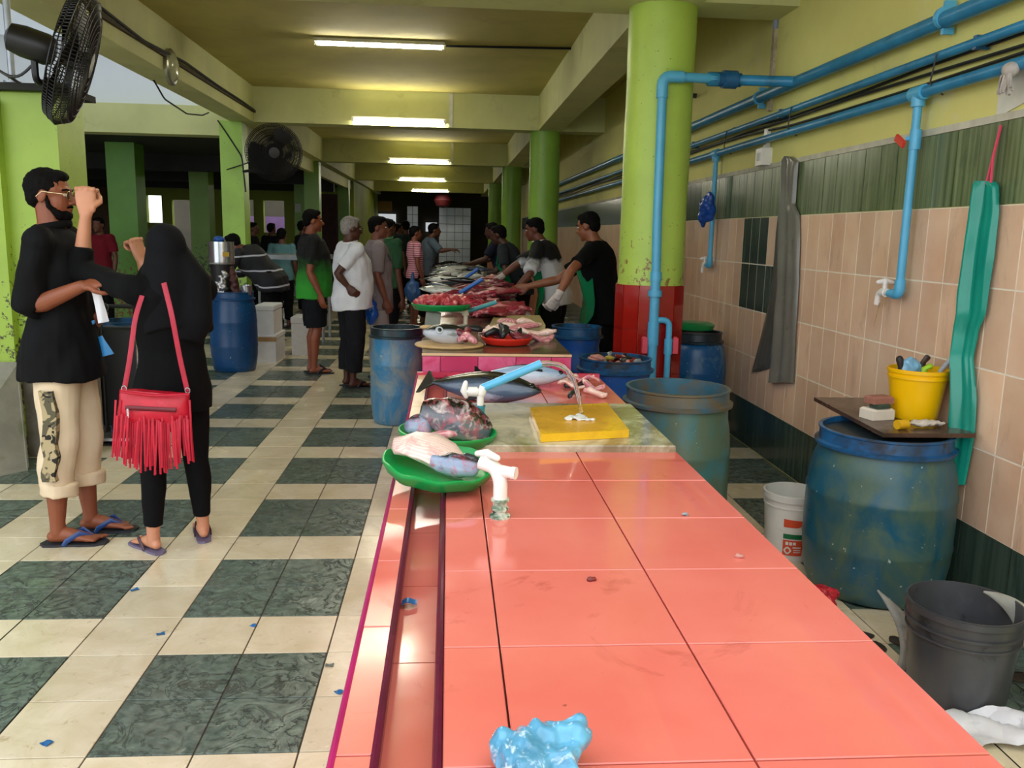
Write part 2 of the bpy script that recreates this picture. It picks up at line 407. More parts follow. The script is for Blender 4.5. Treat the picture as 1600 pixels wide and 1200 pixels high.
o = MB().bb((-9.8, 3.0, 0), (-9.6, 26.2, 4.0)).build('wall_side_left', M('maroon_wall', '#5c2a22', .7, .1, 1, coord='pos'), smooth=0); struct(o)
o = MB().bb((XL0, 26, 0), (XL0+.2, 35, ZC)).build('wall_left_far', greenw, smooth=0); struct(o)
# doors and shutters seen at the far end
mar = M('maroon_shutter', '#4a2520', .6, .15, 6, coord='pos')
def shutter(px0, px1, py0, py1, Y, nm, lab):
    a = GY(px0, py0, Y); b = GY(px1, py1, Y); z1 = a.z
    d = struct(MB().bb((a.x, Y, 0), (b.x, Y+.06, z1)).build(nm, mar, smooth=0)); tag(d, lab); c = 0
    while .1+c*.13 < z1-.05:
        MB().bb((a.x+.03, Y-.03, .1+c*.13), (b.x-.03, Y, .1+c*.13+.085)).build('slat', mar, d, smooth=0); c += 1
    return d
shutter(502, 529, 303, 430, 25.85, 'door_1', 'maroon louvred door behind the waiting men')
alu = M('brushed_panel', '#c4ccd6', .35, .1, 2, metal=.3, coord='pos'); alud = M('panel_frame', '#6d757c', .4, .1, 5, metal=.6, coord='pos')
def panel_door(px0, px1, py0, py1, Y, nm, lab, nx, nz):
    a = GY(px0, py0, Y); b = GY(px1, py1, Y); d = struct(MB().bb((a.x, Y, .0), (b.x, Y+.05, a.z)).build(nm, alud, smooth=0)); tag(d, lab)
    w = (b.x-a.x)/nx; h = a.z/nz
    for i in range(nx):
        for j in range(nz): MB().bevbox((a.x+w*(i+.5), Y-.012, h*(j+.5)), (w-.02, .03, h-.02), .004, None).build('panel', alu, d, smooth=0)
panel_door(686, 735, 324, 385, 33.0, 'door_2', 'pale panelled door at the far end of the hall', 4, 8)
panel_door(636, 653, 322, 385, 33.4, 'door_3', 'narrow pale panelled door at the far end', 2, 8)
p = GY(588, 333, 33.5); q = GY(616, 352, 33.5)
wn = struct(MB().bb((p.x, 34.5, q.z), (q.x, 34.6, p.z)).build('window_1', M('pale_window', '#dfe4ea', .3, .05, coord='pos', emit=.25), smooth=0)); tag(wn, 'bright small window high on the far wall')
MB().bb((p.x-.02, 34.47, q.z), (p.x+(q.x-p.x)*.5+.02, 34.5, q.z+.03)).build('window_frame', alud, wn, smooth=0)
p = GY(664, 347, 33.5); q = GY(682, 362, 33.5)
wn = struct(MB().bb((p.x, 34.5, q.z), (q.x, 34.6, p.z)).build('window_2', MATS['pale_window'], smooth=0)); tag(wn, 'small bright window beside the far panelled door')
p = GY(590, 314, 33); q = GY(612, 330, 33)
tag(MB().bb((p.x, 33.0, q.z), (q.x, 33.2, p.z)).build('wall_board', M('ochre_board', '#7a5a1e', .7, .1, 3)), 'ochre board hanging above the far window', 'board')
p = GY(692, 313, 32.4)
t = thing('paper_lantern', 'dark red round lantern hanging before the far panelled door', 'lantern', p)
MB().lathe([(.05, -.28), (.25, -.2), (.34, 0), (.25, .2), (.05, .28)], 18).build('shade', M('dark_red_shade', '#5a1418', .6, .1), t); MB().tube([(0, 0, .26), (0, 0, ZC-p.z)], .012, 6).build('cord', M('black_cable', '#16171a', .5, .1), t)
black = MATS['black_cable']

# round columns on the right, square columns on the left
redt = M('red_glazed_tile', '#9a1c14', .12, .08, 5, rnd=.12, coat=.3); redg = M('tile_joint_red', '#c9896a', .7, .1)
CX = 1.375
def round_column(y, label, tiles, pm):
    t = thing('column', label, 'column', (CX, y, 0), 0, 'round columns along the cutting counters')
    zb = 1.19
    prof = [(.222, zb-.02), (.222, zb+.01)] + [(.219+.002*math.sin(q*1.3), zb+.03+(ZB-zb-.03)*q/12) for q in range(13)]
    MB().lathe(prof, 40).build('shaft', pm, t)
    MB().lathe([(.228, 0), (.228, zb-.015)], 12).build('base_core', redg, t, smooth=0)
    if tiles:
        w = 2*.232*math.sin(PI/12)-.004; me = MB().box((0, 0, 0), (.012, w, .296)).mesh('tile'); me.materials.append(redt)
        hr = .228*math.cos(PI/12)+.004
        for r_ in range(4):
            for s_ in range(12):
                a = 2*PI*(s_+.5)/12; o = link('tile', me, t, (hr*math.cos(a), hr*math.sin(a), .148+.298*r_-.004)); o.rotation_euler = (0, 0, a)
    return t
c0 = round_column(BY[0]+.2, 'nearest lime green round column with red tiled foot and blue pipe', True, col_near)
round_column(BY[1]+.2, 'second lime green round column behind the working men', False, col_far)
round_column(BY[2]+.2, 'third green round column far down the hall', False, col_far)
round_column(BY[3]+.2, 'farthest green round column beside the dark end wall', False, col_far)
def sq_column(x0, x1, y, d, z1, label, mt, grp='square green columns'):
    t = thing('column', label, 'column', ((x0+x1)/2, y+d/2, 0), 0, grp); w = x1-x0
    MB().bevbox((0, 0, z1/2), (w, d, z1), .012).build('shaft', mt, t, smooth=0)
    return t
sq_column(GY(345, 250, 12.4).x, GY(380, 250, 12.4).x, 12.37, .33, ZB, 'square light green column behind the silver pot and second fan', colmat('light_green_column', '#a6d24e', '#5a6a2a', .6, 1.2))
sq_column(GY(476, 330, 18.95).x, GY(499, 330, 18.95).x, 18.95, .33, ZB, 'square green column behind the man in the black and green shirt', col_far)
sq_column(GY(528, 330, 25.3).x, GY(545, 330, 25.3).x, 25.3, .33, ZB, 'square green column behind the white haired man', col_far)
sq_column(GY(168, 300, 14).x, GY(213, 300, 14).x, 14, .42, lo+.03, 'square green column with red scrawl in the side hall', colmat('green_column_scrawl', '#5f9c2c', '#7a3a24', .5, 1.9))
sq_column(GY(297, 330, 18).x, GY(327, 330, 18).x, 18, .42, lo+.03, 'dark green column deep in the side hall', col_far)
sq_column(GY(460, 330, 22).x, GY(478, 330, 22).x, 22, .35, lo+.03, 'yellow green column with paper notice in the side hall', col_far)
p = GY(458, 325, 21.99); tag(MB().box((p.x+.12, 21.985, p.z), (.14, .02, .22)).build('paper_notice', M('notice_paper', '#cfd6cc', .8, .05)), 'small white paper notice on a yellow green column', 'notice')
# near left column: top stops below the beam
xa, xb = GY(12, 300, 5.6).x, GY(96, 300, 5.6).x
t = thing('column', 'large mossy lime green column behind the man in black', 'column', ((xa+xb)/2, 5.8, 0), 0, 'square green columns')
zt = GY(50, 142, 5.6).z
MB().bevbox((0, 0, .05+zt/2-.05+.32), (xb-xa, .4, zt-.64), .012).build('shaft', col_left, t, smooth=0)
MB().bevbox((.0, 0, .32), (xb-xa+.004, .404, .64), .012).build('shaft_foot', M('bare_concrete', '#8a857c', .85, .15, 8, [('#55503f', 5, .5, .7, .7)], (40, .4)), t, smooth=0)
MB().bevbox((-(xb-xa)/2-.15, -.06, zt/2-.03), (.3, .42, zt-.06), .012).build('pilaster', col_left, t, smooth=0)
MB().box((-.1, -.02, zt+.015), (xb-xa+.35, .5, .04)).build('cap', M('dark_cap', '#23251e', .8, .2), t, smooth=0)
t = thing('grey_post', 'thin grey metal post rising from the mossy column', 'post', GY(20, 138, 5.75)+V((0, 0, .03)))
MB().tube([(0, 0, 0), (0, 0, ZC-.0-t.location.z)], .021, 10).build('pipe', M('galvanised_steel', '#a9b0b8', .4, .1, 10, metal=.5), t); MB().lathe([(.05, 0), (.05, .012)], 12).build('flange', MATS['galvanised_steel'], t)
# board leaning on the column
a = G(2, 762); b = G(38, 735)
t = MB().prism([V((a.x-.35, a.y-.05, .0)), V((b.x+.02, b.y, 0)), V((b.x-.1, b.y+.22, .62)), V((b.x-.55, b.y+.22, .62))], (0, .02, .02)).build('leaning_board', M('dirty_board', '#8b8a7c', .8, .15, 6, [('#4f5a2a', 4, .55, .7, .6)], (20, .3)), smooth=0)
tag(t, 'dirty grey board leaning at the foot of the mossy column', 'board')

# ------------------------------------------------------------------ near counter
ctile = NT('coral_tile'); k = ctile; vec = k.coord('pos')
o = k.mix(k.rng(k.noise(vec, 2.5, 4), .3, .7), hx('#d4675a'), hx('#df796c'))
o = k.mix(k.rng(k.noise(vec, 3.4, 6, 1.2, .65), .60, .76, 0, .6), o, hx('#8f2a1c')); o = k.mix(k.rng(k.noise(vec, 40, 3), .76, .8, 0, .6), o, hx('#6a2a1e'))
k.set(Base_Color=o, Roughness=k.rng(k.noise(vec, 3, 3), .4, .62, .03, .22), Specular_IOR_Level=.65); k.bump(k.noise(vec, 9, 3), .035, .004); CT = k.m
cream = M('cream_edge_tile', '#d9b58e', .3, .1, 6, [('#a5764f', 8, .6, .75, .6)], coord='pos')
mag = M('magenta_trim', '#a8185e', .25, .1, 8, coord='pos'); purp = M('maroon_gully_trim', '#5c1230', .2, .15, 10, coord='pos')
joint = M('counter_mortar', '#5a2a22', .7, .2, 20, coord='pos')
ZT = .86
CXL, CXR, CY0, CY1 = -.140, .700, .28, 3.86
ct = thing('fish_counter', 'coral tiled cutting counter with drain gully nearest the camera', 'counter', (.28, 2.0, 0))
L = V((.28, 2.0, 0))
def part(mb, name, mt, par=ct, off=L, **k): return mb.xf(Matrix.Translation(-off)).build(name, mt, par, **k)
b = MB().bb((CXL+.004, CY0, 0), (-.088, CY1, ZT-.012)).bb((-.088, CY0, 0), (-.012, CY1, ZT-.06)).bb((-.012, CY0, 0), (CXR-.004, CY1, ZT-.012))
part(b, 'body', joint, smooth=0)
xs = [-.004, .085, .387, .697]; ys = [.325+.3055*q for q in range(13)]; ys[-1] = CY1
for a_, b_ in zip(xs[:-1], xs[1:]):
    for c_, d_ in zip(ys[:-1], ys[1:]):
        part(MB().bevbox(((a_+b_)/2, (c_+d_)/2, ZT-.007), (b_-a_-.003, d_-c_-.003, .014), .0015), 'tile', CT, smooth=0)
ly = [.29, .66, .965, 1.315, 1.60, 1.92, 2.22, 2.52, 2.82, 3.12, 3.42, 3.72, CY1]
for q, (c_, d_) in enumerate(zip(ly[:-1], ly[1:])):
    part(MB().bevbox((-.1125, (c_+d_)/2, ZT-.006), (.045, d_-c_-.003, .014), .0015), 'edge_tile', CT if d_ < 2.6 else cream, smooth=0)
for c_, d_ in zip(ys[:-1], ys[1:]):
    part(MB().box((-.05, (c_+d_)/2+.05, ZT-.057), (.07, d_-c_-.003, .01)), 'gully_tile', CT, smooth=0)
part(MB().tube([(-.1385, CY0, ZT-.003), (-.1385, CY1, ZT-.003)], .0055, 8), 'outer_trim', mag)
part(MB().tube([(-.087, CY0, ZT-.004), (-.087, CY1, ZT-.004)], .0065, 8).bb((-.09, CY0, ZT-.05), (-.084, CY1, ZT-.006)), 'gully_trim', purp)
part(MB().tube([(-.0095, CY0, ZT-.004), (-.0095, CY1, ZT-.004)], .0065, 8).bb((-.014, CY0, ZT-.05), (-.008, CY1, ZT-.006)), 'gully_trim', purp)
part(MB().bb((CXL, CY1-.03, ZT-.01), (CXR, CY1, ZT+.012)), 'end_trim', M('pink_trim', '#c0304e', .3, .1, coord='pos'), smooth=0)
sm = M('wet_pale_stone', '#c9bda2', .15, .08, 5, [('#9a9688', 7, .45, .6, .7), ('#6e5a34', 2.6, .46, .58, .8), ('#8f9446', 1.7, .56, .66, .6)], coord='pos', rvar=.1)
p = G(1052, 708, ZT+.022); q = G(957, 630, ZT+.022)
tag(MB().bevbox(((.075+.69)/2, (2.452+q.y)/2, ZT+.0105), (.615, q.y-2.452, .021), .003).build('stone_slab', sm, smooth=0), 'thin pale wet stone slab under the yellow cutting board', 'slab')
ZS = ZT+.022
cb = [G(x, y, ZS+.026) for x, y in ((828, 636), (949, 629), (983, 671), (845, 678))]
ybm = M('yellow_cutting_board', '#cf9a2c', .25, .12, 5, [('#e8b81c', 2.5, .5, .6, .8), ('#8a5a20', 9, .6, .75, .6)], coord='pos', rvar=.1)
tag(MB().prism([v-V((0, 0, .026)) for v in cb], (0, 0, .025)).build('cutting_board', ybm, smooth=0), 'yellow stained wooden cutting board under the running water', 'cutting board')

# ------------------------------------------------------------------ second, higher counter
Z2 = .956; C2L, C2R, C2Y0, C2Y1 = -.118, .573, 3.885, 14.5
c2 = thing('fish_counter', 'higher pink fronted counter piled with fish and red meat', 'counter', (.23, 9, 0)); L2 = V((.23, 9, 0))
part(MB().bb((C2L+.006, C2Y0+.006, 0), (C2R-.006, C2Y1, Z2-.02)), 'body', joint, c2, L2, smooth=0)
dk = M('wet_brown_stone', '#5a4a3c', .18, .15, 5, [('#2c211b', 4, .5, .65, .7), ('#8a4038', 6, .6, .75, .5)], coord='pos', rvar=.12)
part(MB().bevbox((.2275, (C2Y0+C2Y1)/2, Z2-.012), (C2R-C2L+.006, C2Y1-C2Y0, .024), .003), 'top_slab', dk, c2, L2, smooth=0)
part(MB().bb((C2L-.002, C2Y0-.006, Z2-.012), (C2R+.002, C2Y0, Z2-.001)), 'front_edge', cream, c2, L2, smooth=0)
pk = M('pink_glazed_tile', '#c23a66', .25, .12, 4, [('#d878a0', 3, .5, .65, .6)], rnd=.15)
pkd = pk
px = [660, 688, 747, 806, 861, 895]; zz = [Z2-.014, Z2-.014-.17, Z2-.014-.34, Z2-.014-.51, Z2-.014-.68, Z2-.014-.85]
xx = [C2L]+[GY(v, 560, C2Y0).x for v in px[1:-1]]+[C2R]
for a_, b_ in zip(xx[:-1], xx[1:]):
    for c_, d_ in zip(zz[:-1], zz[1:]): part(MB().box(((a_+b_)/2, C2Y0, (c_+d_)/2), (b_-a_-.003, .012, .167)), 'tile', pk, c2, L2, smooth=0)

def side_tiles(x, y0_, y1_, z1_, step, mt, par, off, name='side_tile'):
    me = None; ny = int((y1_-y0_)/step); nz = 3; h_ = (z1_-.0)/nz; w_ = (y1_-y0_)/ny
    me = MB().box((0, 0, 0), (.008, w_-.004, h_-.004)).mesh(name); me.materials.append(mt)
    for j in range(ny):
        for q_ in range(nz): link(name, me, par, V((x, y0_+w_*(j+.5), h_*(q_+.5)))-off)
side_tiles(CXL+.002, CY0, CY1, ZT-.02, .30, CT, ct, L); side_tiles(CXR-.002, CY0, CY1, ZT-.02, .30, CT, ct, L)
side_tiles(C2L+.004, C2Y0+.01, C2Y1, Z2-.03, .30, pk, c2, L2); side_tiles(C2R-.004, C2Y0+.01, C2Y1, Z2-.03, .30, pk, c2, L2)

# ------------------------------------------------------------------ tube lamps and wiring on the ceiling
tubem = M('lit_tube', '#fff8ea', .4, 0, emit=32.0); fixm = M('white_lamp_housing', '#d9d6c0', .5, .1, 5)
LP = [((325, 2), (662, 14), BY[0]-.06, 'tube lamp nearest the camera on the first cross beam'), ((490, 70), (695, 80), None, 'tube lamp on the ceiling behind the nearest beam'),
      ((549, 201), (697, 206), BY[1]-.06, 'tube lamp on the beam in front of the second round column'), ((607, 257), (703, 262), BY[2]-.06, 'tube lamp on the third beam, fourth from the camera'),
      ((623, 280), (696, 284), BY[3]-.06, 'tube lamp on the fourth beam, fifth from the camera'), ((643, 297), (701, 301), BY[4]-.06, 'farthest tube lamp on the last beam above the red lantern')]
for (a, b, Y, lab) in LP:
    if Y is None: p = G(a[0], a[1]-6, ZC-.045); q = G(b[0], b[1]-6, ZC-.045); zt_ = ZC-.002
    else: p = GY(*a, Y); q = GY(*b, Y); zt_ = None
    cx = (p.x+q.x)/2; cy = (p.y+q.y)/2; cz = (p.z+q.z)/2; w = q.x-p.x
    if zt_ is None: cz = max(cz, ZB+.04)
    t = thing('tube_lamp', 'white fluorescent '+lab, 'lamp', (cx, cy, cz), 0, 'fluorescent tube lamps')
    if zt_ is None: MB().bevbox((0, .03, .045), (w, .055, .07), .01).build('housing', fixm, t, smooth=0)
    else: MB().bevbox((0, 0, .0225), (w, .09, .04), .008).build('housing', fixm, t, smooth=0)
    MB().tube([(-w/2+.03, 0, -.012), (w/2-.03, 0, -.012)], .019, 12, rnd=True).build('tube', tubem, t)
    for s_ in (-1, 1): MB().box((s_*(w/2-.018), .005, .0), (.03, .04, .06)).build('end_cap', fixm, t, smooth=0)
def wire(name, pts, r, label, mt=black, cat='cable', grp=None):
    b = V(pts[0]); return tag(MB().tube([V(p)-b for p in bend(pts, .06)], r, 7).build(name, mt, None, loc=b), label, cat, grp)
p = G(697, 72, ZC-.012); q = G(898, 76, ZC-.012)
wire('ceiling_conduit', [p, q], .012, 'thin dark conduit on the ceiling beside the second tube lamp', cat='conduit')
wc = M('white_conduit', '#d0d2cc', .5, .1, 8)
for i, (x, y0_, y1_, Y, lab) in enumerate(((378, 137, 196, BY[1]-.015, 'white vertical conduit at the left end of the second beam'), (705, 146, 198, BY[1]-.015, 'white vertical conduit in the middle of the second beam'), (497, 217, 252, BY[2]-.015, 'white vertical conduit at the left end of the third beam'), (707, 222, 257, BY[2]-.015, 'white vertical conduit in the middle of the third beam'))):
    p = GY(x, y0_, Y); tag(MB().bb((p.x-.025, Y-.005, ZB+.0), (p.x+.025, Y+.014, min(p.z, ZC-.002))).build('conduit', wc, smooth=0), lab, 'conduit', 'white vertical conduits')
# dangling dark cables along the left beam
pts = [V((XL1+.035, y, ZB+.16+.03*math.sin(y*3))) for y in (5.4, 6.1, 7.0, 8.0, 9.2, 10.4, 11.6, 12.3)]
wire('beam_cable', pts, .014, 'dark cable running along the ledge of the left long beam')
pa_ = G(240, 125, ZB-.004); pb_ = G(326, 176, ZB-.004); pts = [pa_, pa_.lerp(pb_, .12)+V((.02, 0, -.14)), pa_.lerp(pb_, .5)+V((.02, 0, -.17)), pa_.lerp(pb_, .85)+V((0, 0, -.08)), pb_]
wire('loose_cable', pts, .009, 'loose dark cable sagging under the left long beam')
pts = [GY(340, 188, 12.36), GY(352, 205, 12.36), GY(378, 245, 12.36), GY(384, 300, 12.36)]
wire('post_cable', pts, .01, 'thin cable slanting down the light green column')
p = GY(269, 105, 9.3); X_ = XL1+.03
d_ = ray(269, 105); p = CP+d_*(X_/d_.x)
t = thing('round_wall_lamp', 'round glass bulkhead lamp on the left long beam', 'lamp', (XL1, p.y, p.z)); rm = Matrix.Rotation(PI/2, 4, 'Y')
MB().lathe([(.17, 0), (.17, .03), (.15, .045)], 24).xf(rm).build('rim', M('dull_chrome', '#9a9a86', .3, .1, 6, metal=.7), t)
MB().lathe([(.145, .03), (.12, .06), (.06, .08), (.01, .085)], 24).xf(rm).build('glass_cover', M('frosted_glass', '#b9bd98', .15, .1, 6), t)

# ------------------------------------------------------------------ wall fans
fblk = M('black_fan_plastic', '#141416', .4, .1, 6)
def fan(pos, axis, label, R_=.375, hang=None):
    t = thing('wall_fan', label, 'fan', pos, 0, 'black industrial fans'); ax = V(axis).normalized(); u = perp(ax, (0, 0, 1)); w = ax.cross(u)
    mt = Matrix((w, u, ax)).transposed().to_4x4()
    g = MB()
    for k_ in range(108):
        a = 2*PI*k_/108; d = V((math.cos(a), math.sin(a), 0))
        g.tube([d*.05+V((0, 0, .10)), d*R_*.55+V((0, 0, .10)), d*R_*.9+V((0, 0, .07)), d*R_, d*R_*.9+V((0, 0, -.06)), d*R_*.4+V((0, 0, -.09))], .0032, 4, cap=False)
    for rr, z in ((R_, 0), (R_*.95, .04), (R_*.9, .07), (R_*.8, .08), (R_*.7, .09), (R_*.6, .095), (R_*.5, .10), (R_*.4, .10), (R_*.3, .10), (R_*.95, -.035), (R_*.9, -.06), (R_*.75, -.07), (R_*.6, -.08)):
        g.tube([V((rr*math.cos(2*PI*q/40), rr*math.sin(2*PI*q/40), z)) for q in range(41)], .004, 5, cap=False)
    g.xf(mt).build('guard', fblk, t)
    bl = MB()
    for k_ in range(3):
        a0 = 2*PI*k_/3
        bl.sheet(lambda u_, v_: V(((.05+u_*(R_*.86-.05))*math.cos(a0+(v_-.5)*(1.15-.3*u_)), (.05+u_*(R_*.86-.05))*math.sin(a0+(v_-.5)*(1.15-.3*u_)), .03*(v_-.5)*2)), 6, 6, .004)
    bl.xf(mt).build('blades', fblk, t)
    MB().lathe([(.01, .112), (.07, .108), (.08, .085), (.06, .05), (.05, -.05)], 20).xf(mt).build('hub', fblk, t)
    MB().lathe([(.03, -.34), (.075, -.32), (.088, -.25), (.088, -.13), (.07, -.09), (.03, -.08)], 20).xf(mt).build('motor', fblk, t)
    if hang is not None:
        h = V(hang)-V(pos); c0_ = ax*-.2
        MB().tube(bend([c0_+V((0, 0, -.05)), c0_+V((0, 0, -.2)), h], .05), .02, 8).build('bracket', fblk, t)
        MB().tube(bend([c0_+V((.02, 0, -.08)), c0_+V((-.1, -.02, -.2)), c0_+V((-.24, 0, -.12)), h+V((-.25, 0, -.0))], .08), .008, 6).build('power_cable', fblk, t)
    return t
zcol = GY(50, 142, 5.6).z
fp = GY(112, 92, 5.3); fan(fp, (.94, .28, -.30), 'black wall fan above the man in black, seen nearly edge on', .385, (fp.x-.17, 5.62, zcol+.03))
fp = GY(428, 238, 12.0); fan(fp, (.22, -.95, -.12), 'black wall fan facing the camera beside the light green column', .375, (GY(372, 270, 12.42).x, 12.42, fp.z-.25))

# ------------------------------------------------------------------ pipes on the right wall
bp = M('blue_pvc', '#2f86b4', .35, .12, 8, [('#1c5a78', 7, .56, .72, .7), ('#c7c39a', 18, .70, .76, .5)]); bpl = M('light_blue_pvc', '#55aed8', .32, .06, 8, [('#8fc4d8', 6, .6, .75, .4)])
wp = M('white_plastic', '#ece8e2', .35, .05, 9, [('#b4a890', 12, .66, .76, .5)]); redv = M('red_valve_plastic', '#d83a26', .4, .05); dkb = M('dark_blue_pvc', '#1d5a86', .35, .15, 12)
PX = XW-.06
def wz(px_, py_): return GX(px_, py_, PX)
ya, yb = 2.3, 22
zt1 = (wz(1560, 0).z+wz(1240, 130).z)/2+.0
zp1 = wz(1240, 130).z; zp2 = wz(1400, 112).z; zp3 = wz(1430, 148).z
t = thing('water_pipe', 'thick blue water pipe highest on the yellow wall', 'pipe', (PX, 4, zp1), 0, 'blue pipes on the wall')
MB().tube([(0, ya-4, -.02), (0, wz(1240, 130).y-4, 0), (0, 12, .02), (0, yb-4, .02)], .036, 14).build('pipe', bp, t)
for y in (wz(1475, 32).y, 6.0, 8.5): MB().lathe([(.046, -.012), (.046, .012)], 16).xf(Matrix.Translation((0, y-4, 0)) @ Matrix.Rotation(PI/2, 4, 'X')).box((.02, y-4, .055), (.05, .02, .03)).box((.02, y-4, -.055), (.05, .02, .03)).build('clamp', bpl, t)
t2 = thing('water_pipe', 'thin blue water pipe running above the cables on the wall', 'pipe', (PX, 4, zp2), 0, 'blue pipes on the wall')
MB().tube([(0, ya-4, 0), (0, .2, 0), (0, 2, -.005), (0, 6, .0), (0, yb-4, .0)], .021, 12).build('pipe', bp, t2)
for y in (3.5, 5.6, 7.6): MB().box((.02, y-4, .0), (.06, .025, .055)).build('clamp', dkb, t2, smooth=0)
t3 = thing('water_pipe', 'lowest blue water pipe on the wall with two drop pipes and white taps', 'pipe', (PX, 4, zp3), 0, 'blue pipes on the wall')
MB().tube([(0, ya-4, 0), (0, yb-4, 0)], .026, 12).build('pipe', bp, t3)
def tap(parent, o, d, sc=1, mt=None, name='tap'):
    """bib tap: body along d, spout down, lever on top"""
    mt = mt or wp; d = V(d).normalized(); o = V(o); u = V((0, 0, 1)); s_ = d.cross(u)
    b = MB().tube([o, o+d*.05*sc], .016*sc, 12).tube([o+d*.045*sc, o+d*.085*sc], .022*sc, 12).tube(bend([o+d*.06*sc, o+d*.125*sc, o+d*.135*sc-u*.065*sc], .03*sc), .0145*sc, 12)
    b.tube([o+d*.065*sc, o+d*.065*sc+u*.05*sc], .012*sc, 10)
    q = b.build(name, mt, parent)
    MB().tube([o+d*.065*sc+u*.05*sc-s_*.035*sc, o+d*.065*sc+u*.058*sc, o+d*.065*sc+u*.05*sc+s_*.035*sc], [.010*sc, .014*sc, .010*sc], 8, rnd=True).tube([o+d*.065*sc+u*.045*sc, o+d*.065*sc+u*.062*sc], .016*sc, 10).build('handle', mt, q)
    return q
def drop(px_top, py_bot, spoutdir, bag=False):
    q = wz(*px_top); b = wz(*py_bot); o = V((PX, 4, zp3)); x = -.004
    MB().tube([(x, q.y-4-.05, 0), (x, q.y-4+.05, 0)], .034, 12).tube([(x, q.y-4, 0), (x, q.y-4, -.06)], .031, 12).build('tee', bpl, t3)
    zb_ = b.z-zp3
    MB().tube(bend([(x, q.y-4, -.05), (x, q.y-4, zb_), (x, q.y-4+.09, zb_)], .05), .0195, 12).build('drop_pipe', bpl, t3)
    MB().tube(bend([(x, q.y-4, zb_+.07), (x, q.y-4, zb_), (x, q.y-4+.055, zb_)], .045), .025, 12).build('elbow', bpl, t3)
    tap(t3, (x, q.y-4+.08, zb_), (0.05, 1, 0), 1.0)
    return q, b
q, b = drop((1437, 150), (1405, 460), 1)
o_ = MB().tube([(-.0, q.y-4, -.16), (-.0, q.y-4, -.25)], .026, 12).tube([(0, q.y-4, -.2), (-.035, q.y-4+.02, -.2)], .01, 8).build('valve', bpl, t3)
MB().bevbox((-.045, q.y-4+.05, -.205), (.014, .085, .035), .006, Matrix.Rotation(.5, 3, 'X')).build('valve_lever', redv, o_, smooth=0)
q2, b2 = drop((1120, 240), (1112, 415), 1)
# thin stream from the near tap
p = GX(1375, 470, XW-.07); tag(MB().tube([p+V((0, 0, -.012)), p+V((-.006, .01, -.05)), p+V((-.01, .02, -.13))], [.004, .0035, .002], 6).build('water_stream', M('running_water', '#ffffff', .02, 0, trans=1.0)), 'thin thread of water falling from the white wall tap', 'water')
# blue bag tied to the far drop pipe
p = GX(1106, 325, XW-.1); mb = MB().ell((0, 0, 0), (.06, .10, .11)).ell((-.02, .05, -.07), (.04, .06, .08)).ell((0, -.05, .06), (.03, .05, .07))
o = fuse('plastic_bag', mb, .012, M('blue_bag_film', '#1d4fa8', .25, .2, 14), None, 2, (.02, 16)); o.location = p; tag(o, 'crumpled blue plastic bag tied to the far drop pipe', 'bag')
# cables between the pipes
for i, dz in enumerate((.055, .085, .115)):
    pts = [V((XW-.02, y, zp3+dz+.012*math.sin(y*(1.1+i*.3)+i)+(.02 if y > 6 else 0))) for y in [2.3+q*.8 for q in range(20)]]
    wire('wall_cable', pts, .008, ('lowest', 'middle', 'highest')[i]+' of three black cables between the blue wall pipes', black, 'cable', 'black wall cables')
for i, y in enumerate((3.75, 5.35, 6.6)):
    tag(MB().tube([(XW-.035, y, zp3-.03), (XW-.09, y+.02, zp3+.02), (XW-.085, y, zp2), (XW-.03, y-.02, zp2+.03)], .004, 5).build('cable_tie', black), ('nearest', 'middle', 'farthest')[i]+' black wire tie binding the wall pipes and cables', 'cable tie', 'wire ties on the pipes')
p = GX(1578, 118, XW-.09); rb = MB()
for k_ in range(14):
    a = random.uniform(-.5, .5); rb.tube([(0, 0, .03), (random.uniform(-.02, .0), a*.05, 0), (random.uniform(-.03, .0), a*.12, -.05-random.random()*.03)], .005, 5)
rb.ell((0, 0, .02), (.03, .035, .03)); o = rb.build('rag', M('grey_rag', '#b5ada4', .9, .2, 20)); o.location = p; tag(o, 'frayed grey rag tied to the lowest blue wall pipe', 'rag')
# socket box, vertical conduit with its bent end
t = thing('socket_box', 'white electric socket box below the wall pipes', 'socket', GX(1201, 245, XW)+V((-.035, 0, 0)))
MB().bevbox((0, 0, 0), (.07, .13, .12), .008).build('box', wp, t, smooth=0); MB().box((-.037, 0, 0), (.006, .05, .05)).build('switch', wc, t, smooth=0)
MB().box((.015, 0, .12), (.03, .05, .13)).build('trunking', wp, t, smooth=0)
q = GX(1216, 30, XW); q1 = GX(1212, 175, XW)
t = thing('wall_conduit', 'rusty pale vertical conduit on the yellow wall behind the column', 'conduit', (XW-.015, q.y, zp2+.06))
MB().bb((-.012, -.022, 0), (.014, .022, ZB-zp2-.12)).build('channel', M('rusty_conduit', '#b9ac8c', .7, .2, 9, [('#6a4a2c', 6, .5, .65, .8)]), t, smooth=0)
MB().tube(bend([(0, 0, ZB-zp2-.12), (0, 0, ZB-zp2-.03), (0, -.42, ZB-zp2+.12)], .04), .018, 8).build('bent_pipe', M('grey_blue_pipe', '#8d97b0', .4, .1, 7), t)
t = MB().tube([(XW-.02, 0, 0), (XW-.1, .03, .01), (XW-.16, .05, .02)], .02, 8).build('pipe_stub', M('dark_stub', '#2a2c26', .5, .2)); q = GX(1092, 150, XW); t.location = (0, q.y, q.z); tag(t, 'short dark pipe stub sticking out of the wall beside the column', 'pipe')

